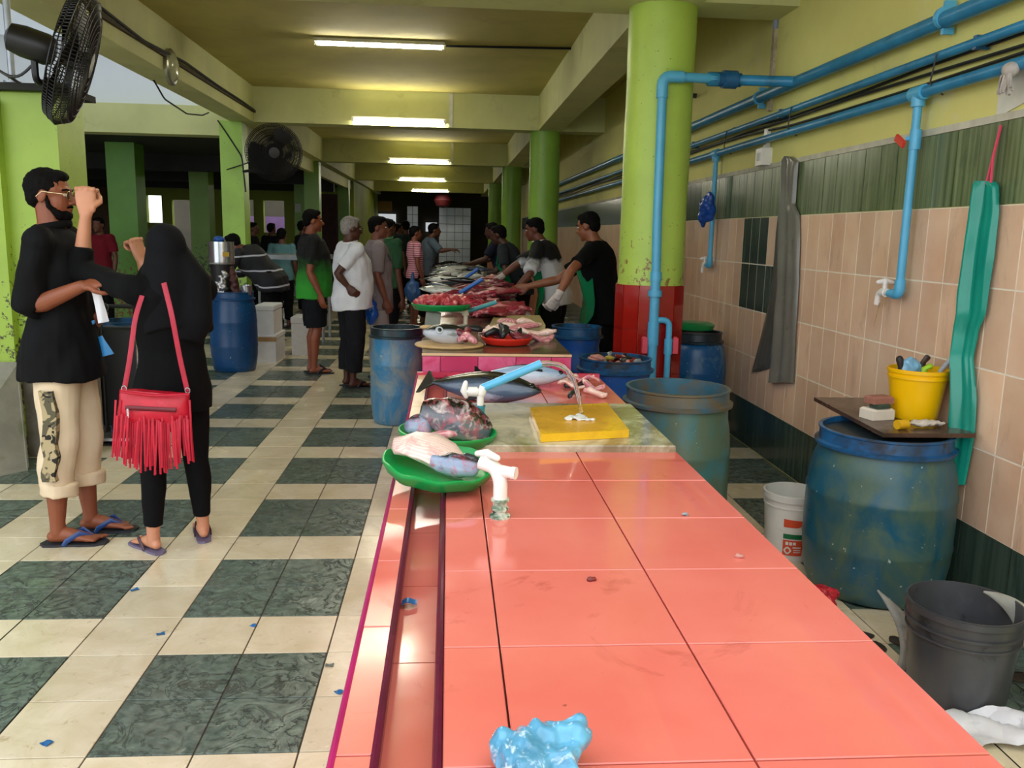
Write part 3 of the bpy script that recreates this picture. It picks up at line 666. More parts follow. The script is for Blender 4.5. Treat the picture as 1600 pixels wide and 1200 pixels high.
# blue riser on the near column
cy_ = BY[0]+.2; fy = cy_-.222-.035
x0 = GY(1036, 118, fy).x; zr = GY(1060, 120, fy).z; zlow = .3
e1 = GY(1140, 122, fy+.03); wq = V((PX, wz(1245, 128).y, zp1))
t = thing('riser_pipe', 'light blue riser pipe with elbow in front of the nearest column', 'pipe', (x0, fy, 0))
o0 = V((x0, fy, 0))
xlow = GY(1025, 430, fy).x-x0
MB().tube(bend([(e1.x-x0, .03, zr), (0, 0, zr), (xlow*.5, 0, 1.6), (xlow, 0, 1.25)], .07), .030, 14).build('riser', bpl, t)
MB().tube(bend([(.13, 0, zr), (0, 0, zr), (0, 0, zr-.13)], .09), .037, 14).build('elbow', bpl, t)
MB().tube([(xlow, 0, 1.28), (xlow, 0, 1.22)], .037, 14).tube([(xlow, 0, 1.22), (xlow, 0, .55)], .032, 14).tube([(xlow, -.0, 1.16), (xlow, 0, 1.12)], .046, 14).tube([(xlow, 0, .95), (xlow, 0, .80)], .038, 14).build('lower_pipe', bpl, t)
MB().tube([(xlow, 0, .55), (xlow, 0, .0)], .031, 12).build('grey_foot', M('grey_pvc', '#6f7678', .5, .15), t)
bz = GY(1035, 500, fy).z; bx = GY(1044, 540, fy).x-x0
MB().tube(bend([(xlow, 0, bz), (bx, 0, bz), (bx, 0, .0)], .05), .021, 12).tube([(bx, 0, .84), (bx, 0, .74)], .028, 12).build('branch', bpl, t)
for xq, sg in ((xlow-.055, -1), (bx+.045, 1)): MB().bevbox((xq, 0, .80), (.035, .04, .11), .01).build('valve_handle', M('pink_valve', '#d84a5e', .4, .05), t, smooth=0)
MB().tube([(e1.x-x0-.045, .03, zr), (e1.x-x0+.045, .035, zr)], .056, 12).tube([(e1.x-x0-.075, .028, zr), (e1.x-x0+.075, .04, zr)], .043, 12).build('union', dkb, t)
mid = V((1.93, cy_-.25, zp1))-o0
MB().tube(bend([(e1.x-x0, .03, zr), (mid.x-.12, .04, zr-.0), (wq.x-x0, wq.y-fy, zp1)], .12), .033, 14).tube([(mid.x-.3, .036, zr), (mid.x-.12, .04, zr-.0)], .044, 12).build('link_pipe', bp, t)

# ------------------------------------------------------------------ aprons on the wall
def hanging(name, rows_, X, depth, mt, label, folds, N=28, slit=None):
    rings = []
    for (py, xl, xr) in rows_:
        a = GX(xl, py, X); b = GX(xr, py, X); ring = []
        for k_ in range(N):           # front from right to left, back returns
            s_ = k_/(N-1); p = b.lerp(a, s_); f = sum(am*math.sin(s_*fr*PI*2+ph+py*.004) for am, fr, ph in folds)
            e = math.sin(PI*s_)**.5 if 0 < s_ < 1 else 0
            ring.append(p+V((-(depth*.55*e+f*e), 0, 0)))
        for k_ in range(1, N-1):
            s_ = 1-k_/(N-1); p = b.lerp(a, s_); ring.append(p+V((.006, 0, 0)))
        rings.append(ring)
    # more rows by interpolation
    out = []
    for r0_, r1_ in zip(rings[:-1], rings[1:]):
        for q in range(5): out.append([x.lerp(y, q/5) for x, y in zip(r0_, r1_)])
    out.append(rings[-1]); o = MB().loft(out); c = sum((v for v in o.v), V())/len(o.v); o.xf(Matrix.Translation(-c))
    ob = o.build(name, mt, None, smooth=60, loc=c); wrinkle(ob.data, .006, 9, 3, (1, 1, .4)); return tag(ob, label, 'apron')
gap = M('grey_vinyl', '#76746c', .22, .1, 4, [('#a8a69c', 5, .6, .75, .4), ('#4a4842', 9, .62, .72, .5)])
hanging('apron', [(244, 1232, 1238), (252, 1225, 1248), (300, 1224, 1244), (320, 1225, 1243), (335, 1221, 1250), (380, 1219, 1250), (440, 1218, 1248), (520, 1212, 1244), (598, 1203, 1240)], XW-.02, .07, gap, 'grey vinyl apron hanging folded on the tiled wall', ((.012, 1.0, .4), (.008, 2.3, 1.0)))
hanging('apron', [(300, 1226, 1234), (340, 1216, 1228), (400, 1210, 1226), (470, 1202, 1222), (520, 1190, 1214), (575, 1176, 1206), (581, 1175, 1184)], XW-.014, .03, M('dark_grey_vinyl', '#55534c', .3, .12, 5), 'dark grey inner apron hanging behind the grey vinyl one', ((.008, 1.4, .4),))
tea = M('teal_green_vinyl', '#0f8f7c', .2, .08, 4, [('#0a5e54', 3, .58, .72, .5)])
ap = hanging('apron', [(283, 1538, 1556), (290, 1530, 1562), (330, 1519, 1562), (400, 1507, 1553), (455, 1500, 1546), (490, 1499, 1541), (515, 1498, 1531), (560, 1495, 1522), (620, 1492, 1526), (680, 1489, 1523), (730, 1487, 1514), (758, 1486, 1508)], XW-.03, .075, tea, 'teal green vinyl apron hanging by a pink strap', ((.016, 1.5, .2), (.007, 3.1, 1.0)))
pkst = M('pink_strap', '#d0405c', .6, .1, 30)
s0 = GX(1564, 196, XW-.02); s1 = GX(1548, 288, XW-.05); s2 = GX(1541, 288, XW-.05)
st = MB().tube([s0-ap.location, (s0+s1)/2-ap.location+V((-.01, 0, 0)), s1-ap.location], (.005, .006)[0], 6).tube([s0-ap.location, (s0+s2)/2-ap.location, s2-ap.location], .006, 6).build('strap', pkst, ap)

# ------------------------------------------------------------------ drums and buckets
def drum_mat(name, c, grime, amt, c2=None):
    k = NT(name); vec = k.coord('Object', rnd=True); b = hx(c); o = k.mix(k.rng(k.noise(vec, 4, 5), .3, .7), tuple(q*.7 for q in b[:3])+(1,), b)
    if c2: o = k.mix(k.rng(k.noise(vec, 2.2, 5, .5), .42, .62), o, hx(c2))
    sep = k.n('ShaderNodeSeparateXYZ'); k.l(vec, sep.inputs[0])
    f = k.noise(k.coord('Object', (5, 5, 3), True), 1.0, 7, .8, .7); o = k.mix(k.rng(f, .62-.3*amt, .78-.25*amt, 0, .9), o, hx(grime))
    f3 = k.noise(vec, 40, 3); o = k.mix(k.rng(f3, .70, .74, 0, .7), o, hx('#cfd2c4'))
    k.set(Base_Color=o, Roughness=k.rng(f, .3, .7, .25, .5)); k.bump(k.noise(vec, 60, 4), .1, .003); return k.m
def drum(label, x, y, rb, rr, h, mt, rimm, open_top=True, depth=.35, lid=None, seg=44):
    t = thing('drum', label, 'drum', (x, y, 0), 0, 'blue plastic drums')
    prof = [(rb*.80, 0), (rb*.88, .012), (rb*.93, .08*h), (rb*.985, .22*h), (rb*.995, .30*h), (rb*1.005, .315*h), (rb*1.005, .335*h), (rb*.997, .35*h), (rb, .48*h), (rb*.995, .60*h), (rb*1.005, .615*h), (rb*1.005, .635*h), (rb*.99, .65*h), (rb*.965, .75*h), (rb*.92, .83*h), (max(rr*1.01, rb*.87), .88*h), (rr, .90*h)]
    wall = [(rr, .90*h), (rr-.012, .90*h), (rb*.9, .78*h), (rb*.93, h*.5), (rb*.9, h*depth), (.01, h*depth)]
    MB().lathe(prof+(wall[1:] if open_top else [(.02, .905*h)]), seg).build('body', mt, t, smooth=50)
    r2 = [(rr+.004, .895*h), (rr+.022, .90*h), (rr+.024, .918*h), (rr+.006, .925*h), (rr+.004, .985*h), (rr+.010, .99*h), (rr+.010, h), (rr-.006, h), (rr-.008, .9*h)]
    MB().lathe(r2, seg, closed=True).build('rim', rimm, t, smooth=40)
    if not open_top: MB().lathe([(rr-.002, .94*h), (rr-.004, .97*h), (.3*rr, .975*h), (.01, .975*h)], seg).build('top', lid or rimm, t)
    return t
dm1 = drum_mat('worn_blue_drum', '#3a86b6', '#8f9484', .62); dm2 = drum_mat('algae_blue_drum', '#17607e', '#4c6450', .7, '#1a5060')
dm3 = drum_mat('deep_blue_drum', '#0d4a80', '#2c4a58', .15); dm4 = drum_mat('bright_blue_drum', '#1258b0', '#4a5a58', .25); dm5 = drum_mat('grimy_teal_drum', '#2a6c88', '#56664e', .85, '#3d7a80')
rimb = M('dark_rim_plastic', '#1c5a8c', .35, .2, 8, [('#2a2c28', 6, .5, .62, .9)]); rimg = M('grimy_rim_plastic', '#3a6a80', .4, .2, 8, [('#6a5a3c', 5, .42, .6, .9)]); rimd = M('black_rim_plastic', '#1e2c34', .4, .2, 8, [('#2c6a78', 6, .55, .7, .7)])
drum('worn blue open drum standing beside the pink fronted counter', -.405, 6.71, .208, .197, .765, dm1, rimd)
dB = drum('grimy blue open drum between the coral counter and the tiled wall', 1.10, 3.93, .262, .238, .80, dm5, rimg)
dC = drum('large algae stained drum carrying the yellow bucket and board', 1.875, 3.42, .305, .262, .715, dm2, rimb, False, lid=rimd)
dD = drum('blue drum filled with fish scraps in front of the red tiled column foot', 1.0, 4.97, .222, .208, .79, dm4, rimb, True, .90)
dE = drum('bright blue open drum at the feet of the worker in black', .955, 6.25, .185, .178, .84, dm4, rimb)
dF = drum('blue drum with green lid against the far tiled wall', 1.90, 6.35, .235, .185, .80, drum_mat('wet_blue_drum', '#15609a', '#7a9aa0', .3), rimd, False, lid=rimd)
dG = drum('dark blue drum with silver pot behind the woman in black', -2.29, 9.24, .245, .21, .845, dm3, dm3)
p = G(205, 690); drum('blue drum half hidden behind the woman with the red bag', -2.42, 6.62, .22, .20, .80, dm4, rimb)
# lid things
gl = M('green_plastic', '#0f8a46', .35, .1, 8, [('#0a5a30', 6, .6, .72, .5)])
tag(MB().lathe([(.10, 0), (.155, .01), (.165, .045), (.14, .06), (.02, .06)], 28).build('basin', gl, loc=(1.86, 6.33, .812)), 'green plastic basin upside down on the far wall drum', 'basin')
# fish scraps in drum D
scr = [M('scrap_red', '#7a1c1c', .3, .2, 20), M('scrap_pink', '#c98a80', .35, .2, 20), M('scrap_grey', '#8f959c', .25, .2, 20), M('scrap_black', '#1b1d22', .25, .2, 20), M('scrap_yellow', '#b6a03c', .4, .2, 20)]
for k_ in range(44):
    a = random.uniform(0, 2*PI); r_ = math.sqrt(random.random())*.16; mb = MB().ell((0, 0, 0), (random.uniform(.025, .055), random.uniform(.014, .026), random.uniform(.01, .018)), None, 8, 6)
    o = mb.build('fish_scrap', scr[k_ % 4] if k_ < 40 else scr[4], None, loc=(1.0+r_*math.cos(a), 4.97+r_*math.sin(a), .79*.90+.02+random.random()*.06)); o.rotation_euler = (random.uniform(-.4, .4), random.uniform(-.4, .4), random.uniform(0, 6)); wrinkle(o.data, .012, 40, k_)
    tag(o, 'small '+(('dark red', 'pale pink', 'grey', 'black')[k_ % 4] if k_ < 40 else 'yellow')+' fish scrap heaped inside the blue drum by the column', 'fish scrap', 'fish scraps in the drum')
# board on the big drum and what lies on it
ZD = .722
cn = [G(x, y, ZD+.02) for x, y in ((1272, 620), (1380, 676), (1560, 677))]; cn.append(cn[0]+cn[2]-cn[1])
cn[3] = V((min(cn[3].x, 2.13), cn[3].y, cn[3].z)); cn[2] = V((min(cn[2].x, 2.15), cn[2].y, cn[2].z))
bdm = M('wet_dark_plywood', '#4f3a2c', .25, .2, 5, [('#2a1f18', 4, .5, .65, .8), ('#7c6650', 8, .6, .75, .5)], rvar=.12, coord='pos')
tag(MB().prism([v-V((0, 0, .02)) for v in cn], (0, 0, .018)).build('board', bdm, smooth=0), 'dark wet plywood board lying on the large stained drum', 'board')
ZP = ZD+.019
def bucket(label, x, y, z, rb, rt, h, mt, name='bucket', rims=(), depth=.08, handle=None, rimm=None):
    t = thing(name, label, 'bucket', (x, y, z))
    prof = [(rb*.97, 0), (rb, .008)]+[(rb+(rt-rb)*q/8, h*q/8) for q in range(1, 8)]+[(rt, h)]
    MB().lathe(prof+[(rt-.004, h), (rb-.005+(rt-rb)*depth, h*depth+.006), (.01, h*depth+.006)], 40).build('body', mt, t, smooth=50)
    for zz_, e, hh in rims: rr = rb+(rt-rb)*zz_; MB().lathe([(rr-.001, h*zz_), (rr+e, h*zz_), (rr+e, h*zz_+hh), (rr-.001, h*zz_+hh)], 40, closed=True).build('rim', rimm or mt, t, smooth=30)
    return t
yel = M('yellow_plastic', '#f2bd00', .3, .05, 5, [('#f8de50', 3, .55, .65, .7), ('#b8860a', 9, .66, .75, .4)])
p = V((0, 3.535, ZP)); b0 = GY(1391, 580, p.y).x; b1 = GY(1479, 580, p.y).x; zt = GY(1435, 575, p.y).z
by = bucket('yellow plastic bucket of tools on the dark board', (b0+b1)/2, p.y, ZP, .094, (b1-b0)/2-.003, zt-ZP, yel, rims=((.93, .005, .012), (.82, .006, .01)))
cxy = V(((b0+b1)/2, p.y, zt))
def tool(name, pts, rad, mt, label, cat, ell=None):
    c = V(pts[0]); return tag(MB().tube([V(q)-c for q in pts], rad, 10, rnd=True).build(name, mt, None, loc=c), label, cat)
tool('knife', [cxy+V((.03, .03, -.1)), cxy+V((.035, .03, .02)), cxy+V((.05, .025, .045))], [(.012, .008), (.013, .009), (.016, .009)], M('brown_handle', '#3a241a', .5, .1), 'knife with dark brown handle in the yellow bucket', 'knife')
tool('steel_rod', [cxy+V((.07, -.01, -.12)), cxy+V((.095, -.01, -.01)), cxy+V((.165, -.02, .09))], .010, M('grey_plastic_rod', '#aab0bc', .35, .05), 'grey rod leaning out of the yellow bucket', 'rod')
tool('brush', [cxy+V((-.07, .02, -.12)), cxy+V((-.07, .02, .0)), cxy+V((-.08, .02, .035))], [.012, .013, .016], M('black_white_brush', '#2a2422', .6, .3, 60), 'black and white brush handle in the yellow bucket', 'brush')
mb = MB().ell((0, 0, 0), (.05, .03, .035)).ell((.03, .01, -.03), (.03, .03, .05)).ell((-.02, 0, -.04), (.04, .03, .05)); o = fuse('plastic_bag', mb, .008, M('pale_blue_film', '#7fb2d0', .2, .2, 20), None, 2, (.012, 30)); o.location = cxy+V((-.025, .02, .01)); tag(o, 'pale blue plastic bag stuffed in the yellow bucket', 'bag')
tool('marker', [cxy+V((.0, -.04, -.09)), cxy+V((-.0, -.045, .005)), cxy+V((.02, -.05, .015))], .013, M('lime_plastic', '#9ac81e', .4, .05), 'lime green plastic piece at the rim of the yellow bucket', 'tool')
p = G(1373, 655, ZP); wb = M('white_soap', '#e0d6c6', .6, .06, 8, [('#b09a80', 6, .6, .75, .4)]); rz = Matrix.Rotation(.25, 3, 'Z')
tag(MB().bevbox((0, 0, .024), (.115, .085, .048), .008, rz).build('soap_block', wb, loc=(p.x, p.y+.02, ZP)), 'white block beside the yellow bucket on the board', 'block')
tag(MB().bevbox((0, 0, .012), (.07, .05, .02), .004, rz).build('sponge', M('dark_green_pad', '#3a4a3c', .9, .15, 30), loc=(p.x+.0, p.y-.0, ZP+.049)), 'small dark green pad between the white block and brown sponge', 'sponge')
tag(MB().bevbox((0, 0, .016), (.105, .065, .032), .008, rz).build('sponge', M('brown_sponge', '#9a6656', .9, .1, 40), loc=(p.x+.0, p.y+.015, ZP+.070)), 'reddish brown sponge lying on top of the white block', 'sponge')
p = G(1448, 668, ZP); mb = MB().ell((0, 0, .015), (.06, .028, .014)).ell((.04, .01, .012), (.05, .02, .01)).ell((-.04, -.005, .014), (.035, .025, .013)); o = fuse('glove', mb, .006, M('grey_white_cotton', '#c8beb0', .95, .12, 40), None, 2, (.008, 40)); o.location = (p.x, p.y, ZP+.004); tag(o, 'crumpled grey white cotton glove on the dark board', 'glove')
p = G(1408, 671, ZP); tag(MB().tube([(-.02, .0, .02), (.03, .015, .02)], .02, 14).build('torch', M('yellow_black_cap', '#d8a818', .4, .1), loc=(p.x, p.y, ZP)), 'small yellow cap lying before the yellow bucket', 'cap')
# white paint bucket with printed label
ww = M('white_bucket_plastic', '#dedcd2', .4, .06, 6, [('#a8a48c', 4, .58, .7, .5)])
wbk = bucket('white paint bucket with orange and green print beside the large drum', 1.655, 3.80, 0, .112, .134, .325, ww, rims=((.9, .007, .03), (.80, .004, .006)))
def label_patch(t, a0, a1, z0, z1, r0, r1, h, mt, name, e=.0015, shape=None):
    n = 10; R_ = lambda z: r0+(r1-r0)*z/h+e
    pts = lambda a, z: V((R_(z)*math.cos(a), R_(z)*math.sin(a), z))
    mb = MB(); vs = []; 
    for i in range(n+1):
        a = a0+(a1-a0)*i/n; zz0, zz1 = (z0, z1) if shape is None else shape(i/n, z0, z1); vs += [pts(a, zz0), pts(a, zz1)]
    mb.add(vs, [(2*i, 2*i+2, 2*i+3, 2*i+1) for i in range(n)]); return mb.build(name, mt, t)
org = M('orange_print', '#d8502c', .5, .05, 5); grn = M('green_print', '#0f6a3c', .5, .05, 5); wht = M('white_print', '#e8e6dc', .5, .03)
fa = math.atan2(-3.80, -1.655); A = lambda d: fa+math.radians(d)
args = (.112, .134, .325)
label_patch(wbk, A(-14), A(40), .175, .215, *args, org, 'orange_mark', .0015, lambda u, a, b: (a+(b-a)*max(0, (u-.55)*1.6), b-(b-a)*.15*u))
label_patch(wbk, A(-14), A(55), .118, .142, *args, grn, 'green_band'); label_patch(wbk, A(-14), A(30), .035, .112, *args, org, 'orange_panel')
for i, (d0, d1, z0, z1) in enumerate(((-8, -2, .088, .104), (0, 6, .088, .104), (8, 14, .09, .104), (8, 26, .074, .080), (10, 26, .062, .067), (10, 26, .052, .056))): label_patch(wbk, A(d0), A(d1), z0, z1, *args, wht, 'print', .003)
label_patch(wbk, A(-12), A(6), .042, .08, *args, wht, 'round_emblem', .0025, lambda u, a, b: ((a+b)/2-(b-a)/2*math.sin(PI*u), (a+b)/2+(b-a)/2*math.sin(PI*u)))
label_patch(wbk, A(-8), A(2), .05, .072, *args, org, 'round_emblem', .0035, lambda u, a, b: ((a+b)/2-(b-a)/2*math.sin(PI*u), (a+b)/2+(b-a)/2*math.sin(PI*u)))
# black bucket
gb = M('dark_grey_plastic', '#46484c', .3, .12, 6, [('#1c1d1e', 10, .6, .7, .7), ('#74767a', 3, .6, .75, .3)])
bucket('dark grey empty bucket at the right edge beside the large drum', 1.715, 2.52, 0, .150, .178, .335, gb, rims=((.93, .006, .02), (.80, .008, .008), (.70, .006, .006)))

# ------------------------------------------------------------------ odds and ends on the floor at the right
tailm = M('grey_fish_tail', '#8f8f86', .4, .15, 12, [('#5a5a50', 9, .55, .7, .6)])
def tuna_tail(label, A_, M_, B_, w=.042):
    A_, M_, B_ = V(A_), V(M_), V(B_); t = thing('tuna_tail', label, 'fish tail', M_); n_ = (A_-M_).cross(B_-M_).normalized()
    for tip in (A_, B_):
        other = B_ if tip is A_ else A_; ctrl = M_+(tip-M_)*.45+(M_-(A_+B_)/2)*.35
        pts = [M_*(1-u)**2+ctrl*2*u*(1-u)+tip*u*u-M_ for u in [q/9 for q in range(10)]]
        MB().tube(pts, [(.009*(1-.7*q/9), w*(1-.92*(q/9)**1.3)) for q in range(10)], 12, ref=n_).build('fin_lobe', tailm, t, smooth=60)
    MB().ell((0, 0, 0), (.03, .03, .03)).build('stump', tailm, t)
    return t
tuna_tail('large grey forked tuna tail between the drum and dark bucket', GY(1371, 922, 2.86), GY(1424, 1000, 2.72), GY(1392, 1062, 2.64))
tuna_tail('grey tuna tail hanging over the rim of the dark bucket', V((1.80, 2.56, .352)), V((1.92, 2.50, .27)), V((1.94, 2.42, .03)), .04)
p = G(1555, 1150, .015)
film = M('white_film', '#d6d8de', .2, .1, 8, [('#9aa0aa', 9, .6, .7, .5)])
o = MB().sheet(lambda u, v: V((1.52+u*.42, 2.16+v*.16+.05*math.sin(u*5), .012+.03*abs(math.sin(u*7+v*4))*(.3+v)+.05*u*u)), 26, 12, .003).build('plastic_sheet', film); wrinkle(o.data, .012, 14, 2); tag(o, 'crumpled white plastic sheet on the floor beside the dark bucket', 'plastic sheet')
for v in o.data.vertices: v.co.z = max(v.co.z, .003)
mb = MB()
for k_ in range(7): mb.ell((random.uniform(-.05, .05), random.uniform(-.09, .09), .05+random.uniform(-.0, .03)), (.05, .05, .045), None, 8, 6)
o = fuse('net_bag', mb, .012, M('red_net', '#c01a2c', .5, .3, 70, [('#e87a80', 60, .55, .6, .7)], (90, .8)), None, 1, (.02, 25)); o.location = (1.50, 3.12, 0); tag(o, 'red net bag crumpled on the floor before the large drum', 'bag')
dirt = M('dark_wet_dirt', '#3a322a', .4, .25, 20)
for k_, (x, y) in enumerate(((1.6, 2.95), (1.72, 2.9), (1.95, 2.35), (2.02, 2.62), (1.62, 2.86))):
    o = MB().ell((0, 0, .004), (random.uniform(.03, .07), random.uniform(.02, .05), .005), None, 10, 6).build('debris', dirt, loc=(x, y, 0)); wrinkle(o.data, .006, 30, k_); tag(o, 'dark wet clump of dirt on the floor near the dark bucket', 'debris', 'dirt clumps by the bucket')

# ------------------------------------------------------------------ fish
def fish_mat(name, back, side, belly, lo=.52, hi=.72, flesh=None, axis=2, rough=.18):
    k = NT(name); g = k.coord('Generated'); sep = k.n('ShaderNodeSeparateXYZ'); k.l(g, sep.inputs[0]); ob = k.coord('Object', (4, 14, 14), True)
    n_ = k.noise(ob, 1.5, 6, .6, .65); z = k.math('ADD', sep.outputs[axis], k.math('MULTIPLY', k.math('SUBTRACT', n_, .5), .32))
    o = k.ramp(z, [(0, hx(belly)), (lo-.2, hx(side)), (lo, hx(side)), (hi, hx(back))])
    o = k.mix(k.rng(k.noise(k.coord('Object', (9, 30, 30), True), 1.4, 4), .6, .7, 0, .55), o, hx('#2a3038'))
    if flesh:
        f = k.noise(k.coord('Object', rnd=True), 22, 5, 1.0, .7); o = k.mix(k.rng(f, .48, .66, 0, .75), o, hx(flesh[0])); f2 = k.noise(k.coord('Object', rnd=True), 31, 4, .8); o = k.mix(k.rng(f2, .52, .72, 0, .8), o, hx(flesh[1]))
    k.set(Base_Color=o, Roughness=rough, Specular_IOR_Level=.7); return k.m
FT = fish_mat('dark_tuna_skin', '#0d1015', '#46566c', '#98a4b4', .26, .46)
FS = fish_mat('silver_tuna_skin', '#222a36', '#8ea6c4', '#cfd8e4', .62, .82)
FH = fish_mat('silver_mackerel_skin', '#30383e', '#a8aea8', '#dcdcd4', .5, .7)
FC = fish_mat('cut_tuna', '#08090c', '#5a606c', '#b9a8ac', .38, .50, ('#b8505c', '#d9c8c4'))
FC2 = fish_mat('cut_tuna_blue', '#20242c', '#7e90ac', '#b4bccb', .66, .8, ('#b04858', '#8fa0b8'))
M('fish_eye', '#101014', .1, .1); fin = M('dark_fin', '#1a1d22', .35, .15, 20)
def meat_mat(name, c1, c2, c3, sc=30):
    k = NT(name); v = k.coord('Object', (1, 2.4, 1), True); w = k.n('ShaderNodeTexWave', bands_direction='Y'); k.l(v, w.inputs['Vector']); w.inputs['Scale'].default_value = sc*.5; w.inputs['Distortion'].default_value = 5; w.inputs['Detail'].default_value = 3; w.inputs['Detail Scale'].default_value = 1.6
    o = k.mix(w.outputs['Fac'], hx(c1), hx(c2)); o = k.mix(k.rng(k.noise(k.coord('Object', rnd=True), 18, 5, .5), .56, .68), o, hx(c3)); k.set(Base_Color=o, Roughness=.28); return k.m
ME1 = meat_mat('red_tuna_meat', '#6e1220', '#a8344c', '#d28a92'); ME2 = meat_mat('pink_tuna_meat', '#b0596a', '#dca0a0', '#f0cfc4'); ME3 = meat_mat('dark_tuna_meat', '#4c0f1a', '#8c2f42', '#a8788a'); ME4 = meat_mat('pale_fillet', '#e0b8ae', '#efd8cc', '#d89a94')
def fish_body(L_, h, w, n=14, seg=14, blunt=False, cut=False):
    """x = length (head at +x), z = back up"""
    rings = []
    for i in range(n+1):
        t = i/n
        if cut: s_ = (.35+.65*math.sin(PI*min(1, t*.9+.05))**.8) if t < 1 else .3
        else: s_ = .09+.91*(math.sin(PI*(t**1.12))**.85 if 0 < t < 1 else 0)
        if t < .12 and not cut: s_ = max(s_*.9, .10)
        rings.append([V(((t-.5)*L_, w*s_*math.cos(2*PI*q/seg), h*s_*math.sin(2*PI*q/seg)*(1 if math.sin(2*PI*q/seg) > 0 else .95))) for q in range(seg)])
    return MB().loft(rings)
def make_fish(name, label, L_, h, w, mt, loc, rot, cat='fish', group=None, tail=True):
    t = thing(name, label, cat, loc, 0, group); t.rotation_euler = rot
    b = fish_body(L_, h, w).build('body', mt, t, smooth=70)
    if tail:
        MB().prism([(-.48*L_, 0, .01), (-.60*L_, 0, h*.95), (-.57*L_, 0, h*.9), (-.50*L_, 0, 0), (-.57*L_, 0, -h*.9), (-.60*L_, 0, -h*.95), (-.48*L_, 0, -.01)], (0, .005, 0)).xf(Matrix.Translation((0, -.0025, 0))).build('tail_fin', fin, t, smooth=0)
    MB().prism([(.06*L_, 0, h*.93), (-.03*L_, 0, h*1.35), (-.08*L_, 0, h*.9)], (0, .004, 0)).build('dorsal_fin', fin, t, smooth=0)
    MB().prism([(-.02*L_, 0, -h*.9), (-.12*L_, 0, -h*1.3), (-.1*L_, 0, -h*.8)], (0, .004, 0)).build('anal_fin', fin, t, smooth=0)
    for s_ in (1, -1):
        e = MB().ell((.42*L_, s_*w*.36, h*.1), (.012, .005, .012)).build('eye', M('fish_eye', '#101014', .1, .1), t)
        MB().sheet(lambda u, v: V((.2*L_-u*.2*L_, s_*(w*.86+.004+u*.006), -h*.1-v*h*.22*(1-u*.8))), 4, 3, .003).build('side_fin', fin, t)
    return t
def meat(name, label, L_, W_, T_, mt, loc, rz, cat='fish meat', group=None, tilt=(0, 0), seed=0, dist=.012):
    mb = MB().loft([[V(((t-.5)*L_, W_/2*s_*math.cos(2*PI*q/12), T_/2*s_**.5*math.sin(2*PI*q/12)+.012*math.sin(t*5+seed))) for q in range(12)] for t, s_ in ((0, .25), (.08, .6), (.25, .92), (.5, 1), (.75, .9), (.92, .6), (1, .25))])
    o = mb.build(name, mt, None, smooth=60, loc=loc); wrinkle(o.data, dist, 22, seed); o.rotation_euler = (tilt[0], tilt[1], rz); return tag(o, label, cat, group)

# taps standing on the near counter
teal = M('teal_blue_socket', '#2d8a98', .35, .1, 10)
p = G(750, 656, ZS); t = thing('counter_tap', 'white tap on blue socket with a blue hose running over the cutting board', 'tap', p)
k_ = p.y/F
MB().tube([(0, 0, 0), (0, 0, .05)], .0155, 14).tube([(0, 0, .018), (0, 0, .022)], .018, 14).tube([(0, 0, .043), (0, 0, .05)], .0175, 14).build('socket', teal, t)
zj = GY(752, 612, p.y).z-p.z
MB().tube(bend([(0, 0, .045), (0, 0, zj-.002), (-.03, 0, zj+.004)], .02), .012, 12).tube([(-.01, 0, zj), (-.042, 0, zj)], .0165, 12).tube([(0, 0, zj-.01), (.012, 0, zj+.018)], .015, 12).build('tap_body', wp, t)
MB().tube([(-.048, 0, zj-.016), (-.056, 0, zj+.002), (-.05, 0, zj+.03)], [.008, .012, .008], 10, rnd=True).tube([(-.04, 0, zj), (-.052, 0, zj)], .008, 8).build('handle', wp, t)
tip = GY(846, 568, p.y)-p; r0 = V((.008, 0, zj+.012))
dirt_ = (tip-r0).normalized()
MB().tube([r0, tip, tip-dirt_*.006, r0+dirt_*.1], [.0145, .0145, .0115, .0115], 16).build('hose', bpl, t)
w0 = tip+p; w1 = GY(908, 655, p.y-.02); w1.z = ZS+.03; wpts = []
for q in range(13):
    u = q/12; a = w0; b = V((w0.x+.09*(p.y/2.6), w0.y-.005, w0.z+.012)); c = w1+V((-.022, 0, .12)); d = w1
    wpts.append(a*(1-u)**3+b*3*u*(1-u)**2+c*3*u*u*(1-u)+d*u**3)
water = MATS['running_water']
tag(MB().tube([v-w0 for v in wpts], [.0095-.003*q/12+.0012*math.sin(q*2.2) for q in range(13)], 10).build('water_jet', water, None, loc=w0), 'clear jet of water arching from the blue hose onto the board', 'water')
o = MB(); 
for q in range(9): a = q*.7; o.ell((.035*math.cos(a)*(q % 3)*.6, .02*math.sin(a)*(q % 3)*.7, .004), (.02, .014, .007), None, 8, 6)
o = fuse('fish_scrap', o, .006, M('white_fish_scrap', '#d9d6d0', .25, .12, 30), None, 2, (.008, 50)); q = G(905, 655, ZS+.026); o.location = q; tag(o, 'pale fish scrap in the splash on the yellow board', 'fish scrap')
p = G(781, 808, ZT); t = thing('counter_tap', 'white tap nearest the camera standing on the coral tiles', 'tap', p)
MB().tube([(0, 0, 0), (0, 0, .006)], .024, 16).tube([(0, 0, .0), (0, 0, .045)], .0165, 14).tube([(0, 0, .040), (0, 0, .045)], .021, 14).tube([(0, 0, .018), (0, 0, .024)], .02, 14).build('socket', M('mossy_white_socket', '#c9cfc0', .5, .2, 20, [('#2f6a48', 14, .5, .6, .8), ('#20282a', 20, .6, .66, .8)]), t)
